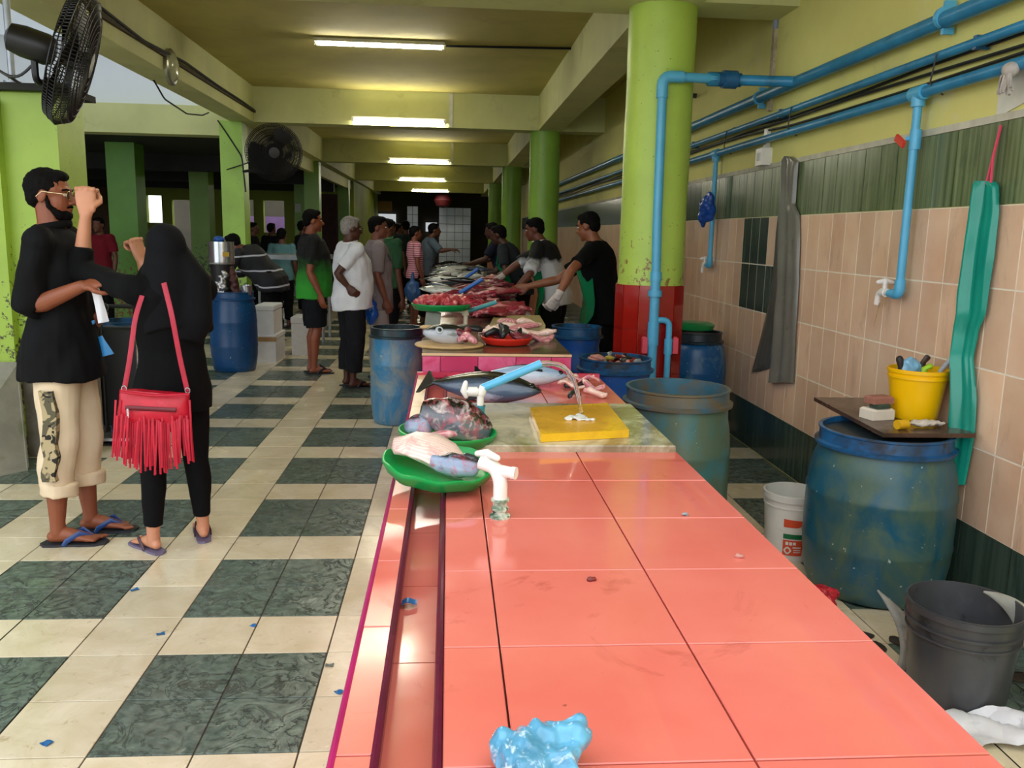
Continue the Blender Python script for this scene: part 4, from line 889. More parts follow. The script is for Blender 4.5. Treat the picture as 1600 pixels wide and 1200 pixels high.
MB().tube(bend([(0, 0, .04), (0, .0, .088), (-.012, .012, .115), (-.045, .03, .122)], .03), [.0165]*14+[.0165]*6 if False else .0165, 14).tube([(-.015, .012, .108), (.03, -.012, .108)], [.016, .0125], 14).tube([(.024, -.009, .108), (.034, -.014, .108)], .0145, 14).build('tap_body', wp, t)
MB().tube([(-.028, .02, .122), (-.03, .02, .142)], .009, 10).tube([(-.052, .04, .140), (-.03, .02, .146), (-.008, .0, .140)], [.007, .01, .007], 10, rnd=True).build('handle', wp, t)

# green trays with cut fish
grn_t = M('green_tray_plastic', '#0c9a4a', .3, .06, 6, [('#0a6a34', 9, .64, .74, .5), ('#b8d8c0', 14, .72, .78, .4)])
def tray(label, c, R_, mt, rot=(0, 0, 0), sx=1, sy=1, wavy=0):
    mb = MB().lathe([(.01, 0), (R_*.82, 0), (R_*.9, .006), (R_*.98, .024), (R_, .03), (R_*1.03, .029), (R_*1.035, .023), (R_*1.01, .018), (R_*.93, -.002), (R_*.84, -.008), (.01, -.008)], 48, sx=sx, sy=sy)
    if wavy:
        for v in mb.v:
            r_ = math.hypot(v.x, v.y)
            if r_ > R_*.9: a = math.atan2(v.y, v.x); v.z += wavy*math.sin(a*9)
    o = mb.build('tray', mt, None, smooth=50, loc=c); o.rotation_euler = rot; return tag(o, label, 'tray')
cB = G(699, 690, ZT+.012); tray('round green tray holding a dark cut tuna head', cB+V((0, 0, .008)), .146, grn_t, (.0, .04, 0))
cA = G(684, 747, ZT+.02); tray('round green tray nearest the camera with pale fish fillet', cA+V((0, 0, .018)), .139, grn_t, (.10, .10, 0), wavy=.003)
# fish on tray B : dark half tuna head and blue silver chunk
b = V(cB)+V((.028, .02, .062))
def chunk(name, label, L_, h, w, mt, loc, rot, cat='fish'):
    mb = fish_body(L_, h, w, 14, 20, cut=True); o = mb.build(name, mt, None, smooth=60, loc=loc); wrinkle(o.data, .008, 22, L_*100); o.rotation_euler = rot; return tag(o, label, cat)
chunk('tuna_half', 'dark skinned half tuna head with pink cut flesh on the green tray', .23, .066, .045, FC, b, (-.55, .30, .12))
chunk('tuna_piece', 'small blue silver tuna piece at the left of the green tray', .085, .04, .038, FC2, V(cB)+V((-.085, -.01, .045)), (-.3, .2, .5))
meat('tuna_strip', 'pink strip of cut tuna at the front of the green tray', .11, .04, .03, ME2, V(cB)+V((-.02, -.065, .03)), -.3, seed=4)
meat('tuna_strip', 'pale belly flap of tuna beside the dark half head', .10, .035, .02, ME4, V(cB)+V((-.055, .05, .07)), .9, tilt=(.3, -.5), seed=5)
a = V(cA)+V((0, 0, .03))
meat('fish_fillet', 'pale pink ribbed fish fillet on the nearest green tray', .20, .13, .055, ME4, a+V((-.02, .012, .036)), -.3, seed=6, tilt=(.25, .16))
chunk('tuna_piece', 'grey blue tuna belly piece in front of the pale fillet', .12, .03, .026, FC2, a+V((.045, -.055, .018)), (-.4, .12, -.28))
t = thing('cut_fish', 'small silver fish head beside the nearest white tap', 'fish', a+V((.085, -.028, .018)))
MB().loft([[V(((q-.5)*.06, .022*s_*math.cos(2*PI*j/14), .026*s_*math.sin(2*PI*j/14))) for j in range(14)] for q, s_ in ((0, .8), (.3, 1), (.6, .8), (.9, .4), (1, .15))]).build('head', FH, t, smooth=60)
MB().ell((.008, -.019, .006), (.011, .005, .011)).build('eye', MATS['fish_eye'], t); MB().prism([(-.02, -.02, -.01), (-.035, -.024, .012), (-.03, -.022, .014), (-.012, -.022, .0)], (0, -.003, 0)).build('gill', ME3, t, smooth=0)
# whole tunas at the back of the near counter
pa = G(664, 606, ZT+.03); pb = G(846, 622, ZT+.03); pc = (pa+pb)/2; an = math.atan2(pb.y-pa.y, pb.x-pa.x)
make_fish('tuna', 'whole dark tuna lying behind the blue hose', (pb-pa).length/1.08, .072, .056, FT, V((pc.x+.015, pc.y, ZT+.054)), (-1.05, .0, an))
pa = G(765, 598, ZT+.03); pb = G(885, 606, ZT+.03); pc = (pa+pb)/2
make_fish('tuna', 'silver bellied tuna behind the dark tuna', .36, .05, .045, FS, V((pc.x, pc.y+.13, ZT+.05)), (-.9, .0, -.05))
for k_ in range(9):
    q = G(random.uniform(892, 945), random.uniform(592, 616), ZT+.02)
    meat('fish_offcut', ('black skinned', 'pale', 'pink')[k_ % 3]+' fish offcut in the heap at the far right corner of the coral counter', random.uniform(.07, .12), random.uniform(.02, .035), .02, (M('black_skin_strip', '#1c1e24', .3, .2, 20), ME4, ME2)[k_ % 3], V((min(q.x, .60), min(q.y, 3.75), ZT+.014+.012*(k_ % 3))), random.uniform(-1, 1), 'fish offcut', 'offcuts at the counter corner', seed=k_)

# blue crumpled bag at the lower edge, scraps, litter
mb = MB(); b = G(842, 1215, ZT)
mb.ell((0, 0, .022), (.058, .05, .028)).ell((-.035, .018, .022), (.025, .02, .022)).ell((.04, .02, .026), (.022, .022, .026)).ell((.01, .03, .03), (.03, .02, .018)).tube([(.03, .03, .03), (.056, .045, .042)], [.022, .006], 8).tube([(-.03, .02, .02), (-.058, .02, .026)], [.02, .008], 8)
o = fuse('plastic_bag', mb, .004, M('sky_blue_film', '#5fa4c8', .15, .25, 22, [('#cfe4ee', 30, .58, .66, .8), ('#2a6a90', 24, .6, .7, .6)]), None, 2, (.013, 42, 1, (1, .5, 1))); o.location = (b.x, b.y, ZT+.004); tag(o, 'crumpled sky blue plastic bag at the near end of the coral counter', 'bag')
for k_, (x, y, lab) in enumerate(((1071, 806, 'small pale scrap near the right middle of the coral counter'), (1155, 871, 'small pale scrap near the right edge of the coral counter'), (925, 908, 'small dark red scrap in the middle of the coral counter'), (740, 760, 'small pale scrap beside the green tray'))):
    q = G(x, y, ZT); o = MB().ell((0, 0, .004), (.009, .006, .005), None, 8, 6).build('fish_scrap', (scr[2], scr[1], scr[0], scr[1])[k_], loc=q); wrinkle(o.data, .004, 90, k_); tag(o, lab, 'fish scrap')
lit = M('blue_litter_film', '#1f6aa8', .3, .2, 30)
for k_, (x, y, lab) in enumerate(((251, 991, 'blue scrap of plastic on a beige tile near the left'), (396, 978, 'blue scrap of plastic at a tile joint in the middle'), (530, 1082, 'blue scrap of plastic beside the magenta counter edge'), (73, 1162, 'blue scrap of plastic at the lower left'), (210, 922, 'dark blue scrap of plastic beyond the others'), (393, 880, 'dark scrap of plastic on a green tile'), (515, 1040, 'grey scrap of plastic beside the counter'))):
    q = G(x, y, 0); a = random.uniform(0, 3); w_ = random.uniform(.014, .022)
    o = MB().sheet(lambda u, v: V(((u-.5)*w_*1.6, (v-.5)*w_*1.2, .003+.003*math.sin(u*4+v*3))), 4, 4, .0012).build('litter', lit if k_ < 5 else M('grey_litter', '#6a7674', .4, .2), loc=q); o.rotation_euler = (0, 0, a); tag(o, lab, 'litter')
q = G(640, 943, ZT-.045); o = MB().sheet(lambda u, v: V(((u-.5)*.028, (v-.5)*.02, .004*math.sin(u*5)+u*.006)), 5, 4, .0015).build('litter', lit, loc=V((q.x, q.y, ZT-.044))); tag(o, 'small blue scrap of plastic lying in the drain gully', 'litter')

# ------------------------------------------------------------------ on the second counter
wood = M('tan_wood', '#c2a070', .5, .12, 10, [('#8a5f38', 7, .58, .7, .5)])
def c2p(x, y, dz=0): return G(x, y, Z2+dz)
p = c2p(702, 543); tag(MB().lathe([(.01, 0), (.15, 0), (.155, .006), (.15, .012), (.01, .012)], 32, sx=1.1).build('round_board', wood, loc=(p.x-.0, p.y+.06, Z2+.001)), 'round tan board under the big eyed fish head', 'board')
zb_ = Z2+.014
t = thing('cut_fish', 'large silver fish head with big eye at the front of the pink counter', 'fish', (p.x-.03, p.y+.06, zb_+.045)); t.rotation_euler = (-.5, .1, .25)
hb = MB().loft([[V(((q-.5)*.20, .045*s_*math.cos(2*PI*j/18), .05*s_*math.sin(2*PI*j/18))) for j in range(18)] for q, s_ in ((0, .2), (.12, .55), (.3, .85), (.5, 1), (.75, 1), (1, .8))]).build('head', fish_mat('big_head_skin', '#15171b', '#a6acb8', '#c9c4c4', .5, .62), t, smooth=60)
MB().lathe([(.02, 0), (.018, .005), (.002, .006)], 18).xf(Matrix.Translation((-.03, -.040, .0)) @ Matrix.Rotation(PI/2, 4, 'X')).build('eye', M('cloudy_eye', '#b8c2cc', .1, .1), t); MB().lathe([(.010, 0), (.009, .003), (.001, .004)], 14).xf(Matrix.Translation((-.03, -.045, .0)) @ Matrix.Rotation(PI/2, 4, 'X')).build('pupil', MATS['fish_eye'], t)
MB().tube([(.07, -.03, .0), (.10, -.035, -.02), (.12, -.02, .02)], [.022, .03, .02], 10, rnd=True).build('gut', ME3, t)
meat('wooden_paddle', 'pale tan paddle lying at the left front of the pink counter', .17, .035, .022, wood, (C2L+.06, p.y+.14, Z2+.06), -.12, 'paddle', tilt=(0, .25), dist=.002)
meat('fish_skin', 'long black fish skin behind the big eyed head', .20, .07, .03, M('black_skin_strip'), V((p.x+.06, p.y+.13, zb_+.06)), -.12, 'fish skin', seed=11, dist=.016)
meat('fish_gut', 'pink gut spilling beside the big eyed head', .10, .045, .04, ME2, V((p.x+.09, p.y-.0, zb_+.03)), -.4, seed=12, dist=.02)
redtr = M('red_tray_plastic', '#d02a1c', .3, .06, 6)
p = c2p(793, 541); tray('red plastic tray of black fish pieces', V((p.x, p.y+.08, Z2+.010)), .125, redtr)
for k_ in range(7):
    a_ = k_*.9; meat('fish_piece', ('black skinned' if k_ % 3 else 'dark red')+' fish piece on the red tray', .10, .04, .035, M('black_skin_strip') if k_ % 3 else ME3, V((p.x+.075*math.cos(a_), p.y+.08+.06*math.sin(a_), Z2+.040+.016*(k_ % 3))), a_, 'fish piece', 'black fish pieces on the red tray', seed=20+k_, dist=.018)
for k_, (x, y) in enumerate(((775, 518), (800, 508), (830, 512), (850, 530), (868, 524), (815, 520), (790, 512))):
    q = c2p(x, y+8, 0); meat('meat_strip', ('pink' if k_ % 2 else 'pale')+' strip of fish meat behind the red tray', random.uniform(.14, .22), .06, .035, ME2 if k_ % 2 else ME4, V((min(q.x, .48), q.y+.12, Z2+.02+.012*(k_ % 3))), random.uniform(-.5, .5), 'fish meat', 'pink strips behind the red tray', seed=30+k_, dist=.016)
a_ = c2p(765, 516); b_ = c2p(852, 516); c_ = c2p(843, 500); d_ = c2p(772, 500)
tag(MB().prism([a_+V((0, .0, .001)), b_+V((0, 0, .001)), c_+V((0, 0, .001)), d_+V((0, 0, .001))], (0, 0, .03)).build('cutting_board', M('pale_board', '#a89868', .4, .12, 8, [('#6a5430', 6, .55, .7, .6)]), smooth=0), 'pale worn cutting board in the middle of the pink fronted counter', 'cutting board')
p = c2p(727, 516); t = thing('counter_tap', 'white pipe tap with teal hose on the pink fronted counter', 'tap', p)
ht = GY(727, 487, p.y).z-Z2; lx = GY(688, 485, p.y).x-p.x
MB().tube(bend([(0, 0, 0), (0, 0, ht), (lx*.5, 0, ht+.01), (lx, 0, ht+.03)], .03), .0125, 10).tube([(0, 0, ht-.02), (0, 0, ht+.012)], .02, 10).build('tap_body', M('cream_plastic', '#d8cfb8', .45, .08, 9), t)
e_ = GY(776, 472, p.y)-p; MB().tube([(.005, 0, ht), e_], .0125, 12).build('hose', M('teal_hose', '#2c8088', .35, .1), t)
MB().box((-.03, 0, ht+.015), (.02, .04, .02)).build('handle', MATS['cream_plastic'], t, smooth=0)
p = c2p(676, 518); h_ = GY(676, 487, p.y).z-Z2
tag(MB().bevbox((0, 0, h_/2), (.085, .05, h_), .006, Matrix.Rotation(.12, 3, 'Y')).build('stone_stand', M('grey_stand', '#7c8076', .6, .15, 8), loc=(p.x, p.y, Z2), smooth=0), 'short grey stand under the green mince tray', 'stand')
zt_ = Z2+h_+.014; q = GY(690, 480, p.y+.04); tray('green tray on a grey stand heaped with red mince', V((q.x, p.y+.05, zt_)), .15, gl, sx=1.1)
mb = MB()
for k_ in range(14): a_ = k_*2.4; r_ = .11*math.sqrt(k_/14); mb.ell((r_*math.cos(a_)*1.2, r_*math.sin(a_), .03+.022*(1-k_/14)), (.05, .045, .032), None, 8, 6)
o = fuse('mince_heap', mb, .009, M('red_mince', '#a8303e', .35, .2, 60, [('#d88a8a', 50, .55, .62, .8), ('#6a1420', 40, .58, .66, .7)]), None, 1, (.016, 38)); o.location = (q.x, p.y+.05, zt_); tag(o, 'heap of red fish mince on the green tray', 'fish meat')
# piles of opened red fish, then whole fish, down the counter
specs = []
for k_ in range(52):
    Y_ = 5.35+4.6*(k_/52)+random.uniform(-.12, .12); x_ = random.uniform(.02, .52) if Y_ > 5.9 else random.uniform(.1, .5)
    lay = random.random(); mt = random.choice([ME1, ME1, ME3, ME2, ME1, ME3])
    meat('opened_fish', {ME1: 'bright red', ME3: 'dark red', ME2: 'pink'}[mt]+' opened fish laid flat '+('beside the teal hose' if Y_ < 6.5 else 'before the worker in black' if Y_ < 8 else 'before the worker in black and white'), random.uniform(.22, .36), random.uniform(.09, .14), random.uniform(.03, .05), mt, V((x_, Y_, Z2+.03+.05*lay*(1 if Y_ > 6 else .6))), random.uniform(-.45, .45), 'fish', 'opened red fish on the counter', (random.uniform(-.12, .12), random.uniform(-.12, .12)), 50+k_, .028)
fproto = make_fish('mackerel', 'silver fish lying in the far heap on the pink fronted counter', .34, .042, .03, FH, (.0, 8.3, Z2+.04), (1.3, 0, .3), 'fish', 'silver fish heaped on the counter')
fp2 = make_fish('mackerel', 'dark fish lying in the far heap on the pink fronted counter', .36, .045, .032, FT, (.3, 11, Z2+.05), (1.2, 0, 2.8), 'fish', 'dark fish heaped on the counter')
q = c2p(692, 462); f0 = dup(fproto, V((q.x, q.y, Z2+.05)), (1.25, 0, -.2+PI), 1.15, 'pale silver fish nearest the mince tray, pointing left')
for k_ in range(46):
    Y_ = 7.4+6.6*(k_/46)**.9; x_ = random.uniform(-.08, .22) if Y_ < 9.8 else random.uniform(-.08, .5)
    dup(fproto if k_ % 2 else fp2, V((x_, Y_, Z2+.035+random.random()*(.11 if Y_ < 10.5 else .045))), (random.uniform(.9, 1.6), random.uniform(-.15, .15), random.uniform(-.6, .6)+(PI if k_ % 3 else 0)), random.uniform(.85, 1.15), ('silver' if k_ % 2 else 'dark')+' fish in the heap '+('behind the red mince tray' if Y_ < 9.4 else 'beside the worker in slate grey' if Y_ < 11.4 else 'farthest down the pink fronted counter'))
for (a_, b_, lab) in (((722, 438), (747, 420), 'upper'), ((722, 455), (754, 436), 'lower')):
    A_ = c2p(a_[0], a_[1]+14, 0); P0 = GY(a_[0], a_[1], A_.y); P1 = GY(b_[0], b_[1], A_.y)
    t = thing('water_hose', lab+' blue pipe spout slanting over the fish on the counter', 'pipe', V((P0.x, P0.y, Z2))); 
    MB().tube([(0, 0, 0), P0-t.location], .014, 10).build('post', wp, t); MB().tube([P0-t.location-V((.02, 0, .015)), P1-t.location], .017, 12).build('hose', M('strong_blue_pipe', '#1c62b8', .35, .1), t)

# ------------------------------------------------------------------ people
def hand(mb, wrist, d, n, k=1.0, curl=.3, side=1, thumb=.5, spread=.12):
    """d: wrist to fingers, n: where the palm faces, side: +1 thumb on the side of d x n"""
    d = V(d).normalized(); n = V(n); n = (n-d*n.dot(d)).normalized(); s_ = d.cross(n)*side; w = V(wrist)
    kn = w+d*.088*k
    mb.tube([w-d*.01*k, w+d*.03*k, w+d*.065*k, kn+d*.004*k], [(.024*k, .019*k), (.036*k, .017*k), (.041*k, .015*k), (.039*k, .013*k)], 12, ref=s_, rnd=True)
    for i, (off, L_, r_) in enumerate(((.031, .92, .0088), (.0105, 1.0, .0092), (-.0105, .95, .0088), (-.031, .78, .0078))):
        base = kn+s_*off*k-d*.006*k; a = 0; p = base; pts = [p-d*.012*k, p]; dd = (d+s_*spread*off*12*(1-curl)).normalized()
        for seg, am in ((.043, 78), (.027, 88), (.021, 62)):
            a += math.radians(am)*curl; v = dd*math.cos(a)+n*math.sin(a); p = p+v*seg*L_*k; pts.append(p)
        mb.tube(pts, [r_*k*1.02, r_*k*1.05, r_*k, r_*k*.92, r_*k*.8], 9, rnd=True)
    if curl > .8:
        for off, r_ in ((.031, .0125), (.0105, .0135), (-.0105, .0125), (-.031, .011)): mb.ell(kn+s_*off*k-n*.006*k+d*.004*k, (r_*k*.85, r_*k*.85, r_*k*.85), None, 10, 8)
    tb = w+d*.028*k+s_*.026*k
    t1 = tb+(s_*.75+d*.65+n*.25*(1+thumb)).normalized()*.034*k; t2 = t1+(s_*(.5-.9*thumb)+d*.8+n*(.2+.7*thumb)).normalized()*.030*k; t3 = t2+(s_*(.3-1.3*thumb)+d*.7+n*(.1+.6*thumb)).normalized()*.024*k
    mb.tube([tb-d*.012*k, tb, t1, t2, t3], [.013*k, .014*k, .0115*k, .0105*k, .0085*k], 9, rnd=True)

SK = {}
def skin(name, c): return M('skin_'+name, c, .5, .07, 9, [(c, 40, .6, .7, .2)], (120, .06))
hairb = M('black_hair', '#070606', .8, .2, 60, bump=(140, .25), spec=.15); hairg = M('grey_hair', '#8e8884', .8, .2, 50, bump=(140, .3))
eyem = M('eye_dark', '#17100d', .15, .05); eyew = M('eye_white', '#cfc8c0', .25, .03)

def person(label, xy, H, face, skinc, hair=hairb, J=None, JW=None, shirt=None, pants=None, shoes=None, vox=.010, lean=0, head=(0, 0), hands=None, belly=0, hairstyle='short', detail=0, gloves=None, build=1.0, legs=True, sway=(0, 0)):
    """body = one continuous skin; clothes, hair, shoes are children. local axes: x right, y forward"""
    k = H/1.7; a = math.radians(face); f = V((math.sin(a), math.cos(a), 0)); r = V((math.cos(a), -math.sin(a), 0)); U = V((0, 0, 1))
    base = V((xy[0], xy[1], 0)); root = thing('person', label, 'person', base)
    D = {'anR': (.085, -.02, .085), 'anL': (-.085, -.02, .085), 'knR': (.09, .02, .47), 'knL': (-.09, .02, .47), 'hipR': (.088, 0, .90), 'hipL': (-.088, 0, .90), 'pel': (0, 0, .94), 'wai': (0, .01, 1.08), 'che': (0, .0, 1.25), 'sho': (0, -.012, 1.385), 'nek': (0, -.01, 1.45), 'hea': (0, .015, 1.583),
         'shR': (.175, -.01, 1.385), 'shL': (-.175, -.01, 1.385), 'elR': (.225, -.03, 1.10), 'elL': (-.225, -.03, 1.10), 'wrR': (.235, .05, .86), 'wrL': (-.235, .05, .86)}
    cl = math.cos(math.radians(lean)); sl = math.sin(math.radians(lean)); q = {}
    for n_, p in D.items():
        x, y, z = p
        if n_[:2] not in ('an', 'kn', 'hi') and n_ != 'pel': dz = z-.92; y, z = y*cl+dz*sl, .92+dz*cl-y*sl
        if J and n_ in J: x, y, z = J[n_]
        q[n_] = r*(x*k*(build if n_[:2] in ('sh', 'el', 'wr') else 1))+f*(y*k)+U*(z*k)
        if n_[:2] not in ('an', 'kn'): q[n_] += V((sway[0], sway[1], 0))
    if JW:
        for n_, p in JW.items(): q[n_] = V(p)-base
    up_ = (q['sho']-q['pel']).normalized()
    B = MB()
    # torso
    tx = [(q['pel']-up_*.05*k, .145, .105), (q['pel'], .155, .115), (q['wai'], .14+belly*.35, .10+belly), (q['che'], .158+belly*.1, .115+belly*.5), (q['sho']-up_*.02*k, .150, .095), (q['sho']+up_*.035*k, .10, .07), (q['nek'], .060, .060)]
    if belly: tx[2] = (tx[2][0]+f*belly*.5*k, *tx[2][1:]); tx[3] = (tx[3][0]+f*belly*.2*k, *tx[3][1:])
    cx = (q['shR']-q['shL']).normalized()
    B.tube([p for p, _, _ in tx], [(w_*k*build, d_*k*build) for _, w_, d_ in tx], 18, ref=cx, rnd=True)
    for s_ in 'RL':
        sh, el, wr_ = q['sh'+s_], q['el'+s_], q['wr'+s_]
        B.ell(sh, (.055*k, .055*k, .055*k)); B.tube([q['sho'].lerp(sh, .35), sh, sh.lerp(el, .35), sh.lerp(el, .75), el, el.lerp(wr_, .25), el.lerp(wr_, .65), wr_], [.06*k, .052*k, .046*k, .042*k, .038*k, .041*k, .034*k, .026*k], 14, rnd=True)
        hd = (hands or {}).get(s_, {}); fd = (wr_-el).normalized(); dflt = V(hd.get('d', fd)); 
        pn = V(hd.get('n', (r if s_ == 'L' else -r)))
        hand(B, wr_+dflt.normalized()*.006, dflt, pn, k*hd.get('hk', 1), hd.get('curl', .28), hd.get('side', 1 if s_ == 'L' else -1), hd.get('thumb', .4))
        if legs:
            hp, kn, an = q['hip'+s_], q['kn'+s_], q['an'+s_]
            B.tube([hp+U*.04*k, hp.lerp(kn, .15), hp.lerp(kn, .55), kn, kn.lerp(an, .25)-f*.018*k, kn.lerp(an, .6)-f*.008*k, an+U*.03*k, an-U*.02*k], [.085*k, .088*k, .07*k, .052*k, .056*k, .045*k, .033*k, .034*k], 14, rnd=True)
            fo = V(hd.get('foot', f)); hl = V((an.x, an.y, 0)); so = U*.012
            B.tube([hl-fo*.024*k+U*.030*k+so, hl+fo*.0*k+U*.040*k+so, hl+fo*.05*k+U*.036*k+so, hl+fo*.10*k+U*.025*k+so, hl+fo*.16*k+U*.013*k+so], [(.026*k, .028*k), (.031*k, .038*k), (.034*k, .033*k), (.040*k, .022*k), (.042*k, .012*k)], 14, ref=fo.cross(U), rnd=True)
            for i in range(5): tx_ = (-.034+.016*i)*(1 if s_ == 'R' else -1)*-1; b_ = hl+fo*(.165-.010*i)*k+fo.cross(U)*tx_*-k+U*.012*k+so; B.tube([b_, b_+fo*(.030-.003*i)*k+U*.002], [(.011-.001*i)*k, (.009-.0008*i)*k], 8, rnd=True)
    # head
    ya, pa = math.radians(face+head[0]), math.radians(head[1]); hf = V((math.sin(ya)*math.cos(pa), math.cos(ya)*math.cos(pa), -math.sin(pa))); hr = V((math.cos(ya), -math.sin(ya), 0)); hu = hr.cross(hf)
    R3 = Matrix((hr, hf, hu)).transposed(); hc = q['hea']; kk = k**.5*1.0
    P = lambda x, y, z: hc+(hr*x+hf*y+hu*z)*kk
    sc = lambda t: tuple(v*kk for v in t)
    B.tube([q['nek']-up_*.05*k, q['nek'], P(0, -.012, -.05), P(0, -.01, 0)], [.065*k, .056*k, .053*kk, .05*kk], 14)
    B.ell(P(0, -.012, .025), sc((.073, .092, .086)), R3, 20, 12); B.ell(P(0, .026, -.03), sc((.060, .062, .080)), R3, 18, 12); B.ell(P(0, .045, -.075), sc((.038, .042, .032)), R3, 14, 8)
    B.ell(P(0, .07, .03), sc((.05, .02, .012)), R3, 14, 8); B.tube([P(0, .083, .018), P(0, .096, -.008), P(0, .108, -.026)], [.008*kk, .010*kk, .013*kk], 9, rnd=True); B.ell(P(.012, .094, -.03), sc((.009, .011, .008)), R3, 9, 7); B.ell(P(-.012, .094, -.03), sc((.009, .011, .008)), R3, 9, 7)
    B.ell(P(0, .084, -.055), sc((.023, .012, .006)), R3, 10, 6); B.ell(P(0, .081, -.067), sc((.020, .012, .007)), R3, 10, 6); B.ell(P(0, .073, -.095), sc((.02, .018, .014)), R3, 10, 6)
    for s_ in (1, -1): B.ell(P(.074*s_, -.008, -.008), sc((.009, .02, .031)), R3 @ Matrix.Rotation(-.25, 3, 'X'), 10, 8)
    sm_ = skin(skinc.strip('#'), skinc)
    body = fuse('body', B, vox, sm_, root, 3 if vox > .006 else 2)
    # eyes
    if detail:
        for s_ in (1, -1):
            e = MB().ell(P(.031*s_, .075, .006), sc((.013, .009, .0075)), R3, 10, 8).build('eye', eyew, root); MB().ell(P(.031*s_, .081, .006), sc((.006, .005, .0065)), R3, 8, 6).build('iris', eyem, e)
            MB().tube([P(.016*s_, .086, .026), P(.033*s_, .083, .031), P(.05*s_, .07, .026)], .004*kk, 6, rnd=True).build('eyebrow', hairb, root)
    if hair and hairstyle == 'short':
        hb = MB().ell(P(0, -.022, .036), sc((.079, .093, .084)), R3, 20, 12).ell(P(0, -.055, -.005), sc((.066, .052, .062)), R3, 16, 10).ell(P(0, .03, .085), sc((.055, .045, .028)), R3, 16, 10)
        fuse('hair', hb, max(.006, vox*.8), hair, root, 2, (.004, 60))
    # clothes
    if shirt:
        lo_ = shirt.get('loose', .02); C = MB(); hem = shirt.get('hem', .84); rows_ = []
        hp = q['pel']+U*((hem-.94)*k)+f*belly*.3*k
        hl_ = shirt.get('hemloose', .006); rows_.append((hp, .165+lo_+hl_, .125+lo_+hl_+belly*.6)); rows_.append((q['pel'].lerp(hp, .4), .163+lo_+hl_*.8, .122+lo_+hl_*.8+belly*.7)); 
        for (p, w_, d_) in tx[2:5]: rows_.append((p, w_+lo_, d_+lo_))
        rows_.append((tx[5][0], tx[5][1]+.018, tx[5][2]+.018)); rows_.append((q['nek']-up_*.005, .066, .068))
        C.tube([p for p, _, _ in rows_], [(w_*k*build, d_*k*build) for _, w_, d_ in rows_], 24, ref=cx)
        sl_ = shirt.get('sleeve', .6)
        for s_ in 'RL':
            sh, el, wr_ = q['sh'+s_], q['el'+s_], q['wr'+s_]; lw = lo_*.5; pts = [q['sho'].lerp(sh, .4), sh, sh.lerp(el, min(sl_, 1)*.5), sh.lerp(el, min(sl_, 1))]; rd = [.062*k, (.056+lw)*k, (.052+lw)*k, (.048+lw*1.1)*k]
            if sl_ > 1: pts += [el.lerp(wr_, (sl_-1)*.5), el.lerp(wr_, sl_-1)]; rd += [(.044+lw)*k, (.038+lw)*k]
            C.tube(pts, rd, 16); C.ell(sh, ((.064+lw*.5)*k,)*3)
        so_ = fuse('shirt', C, max(vox, .008), shirt['mat'], root, 3, (shirt.get('wr', .010), shirt.get('ws', 9), H*7, (1, 1, .6)))
        if shirt.get('collar'):
            cm = shirt['collar']; ring = []
            for i in range(25): a_ = 2*PI*i/24; ring.append(q['nek']+up_*(-.006+.014*math.cos(a_))*k+(cx*math.sin(a_)*.078+cx.cross(up_)*-math.cos(a_)*.08)*k)
            MB().tube(ring, [(.016*k, .006*k)]*25, 8, ref=up_).build('collar', cm, so_)
    if pants:
        C = MB(); e_ = pants.get('end', .95); lo_ = pants.get('loose', .02); C.tube([q['pel']+U*.09*k, q['pel'], q['hipR'].lerp(q['hipL'], .5)-U*.05*k], [(.150*k*build+.006, (.108+belly*.4)*k), (.165*k*build, (.122+belly*.3)*k), (.15*k, .115*k)], 20, ref=cx)
        for s_ in 'RL':
            hp, kn, an = q['hip'+s_], q['kn'+s_], q['an'+s_]; path = [(hp+U*.02*k, .078), (hp.lerp(kn, .2), .088), (hp.lerp(kn, .6), .076), (kn, .062), (kn.lerp(an, .3)-f*.015*k, .060), (kn.lerp(an, .65)-f*.006*k, .048), (an+U*.02*k, .040)]
            ts = [0, .1, .3, .5, .65, .82, 1.0]; n_ = max(2, sum(1 for t_ in ts if t_ <= e_+.001)); pp = path[:n_]
            if n_ < len(ts) and e_ > ts[n_-1]+.01: u_ = (e_-ts[n_-1])/(ts[n_]-ts[n_-1]); pp = pp+[(pp[-1][0].lerp(path[n_][0], u_), pp[-1][1]*(1-u_)+path[n_][1]*u_)]
            fl_ = pants.get('flare', 0); C.tube([p for p, _ in pp], [(rr+lo_*(.6+.6*i/len(pp))+fl_*i/len(pp))*k for i, (p, rr) in enumerate(pp)], 18)
        fuse('trousers', C, max(vox, .008), pants['mat'], root, 3, (pants.get('wr', .010), pants.get('ws', 10), H*3, (1, 1, .7)))
    if shoes and legs:
        for s_ in 'RL':
            an = q['an'+s_]; fo = V((hands or {}).get(s_, {}).get('foot', f)); hl = V((an.x, an.y, 0)); sd = fo.cross(U)
            out = [hl+fo*y*k+sd*x*k for x, y in ((-.034, -.07), (-.04, 0), (-.036, .06), (-.046, .13), (-.042, .19), (-.01, .215), (.03, .205), (.046, .16), (.046, .10), (.036, .05), (.04, 0), (.034, -.06), (.0, -.082))]
            if shoes == 'sole_only': pass
            sp = MB().prism([v+U*.001 for v in out], (0, 0, .011)).build('flip_flop', shoes['sole'], root, smooth=0)
            if 'strap' in shoes:
                tp = hl+fo*.155*k+U*.03*k; 
                for x in (-.042, .042): MB().tube([tp+sd*-.008*(1 if s_ == 'R' else -1), hl+fo*.10*k+sd*x*.75*k+U*.062*k, hl+fo*.045*k+sd*x*1.02*k+U*.03*k, hl+fo*.03*k+sd*x*1.0*k+U*.008], [.006, (.013, .004), (.012, .004), (.009, .004)], 8).build('strap', shoes['strap'], sp)
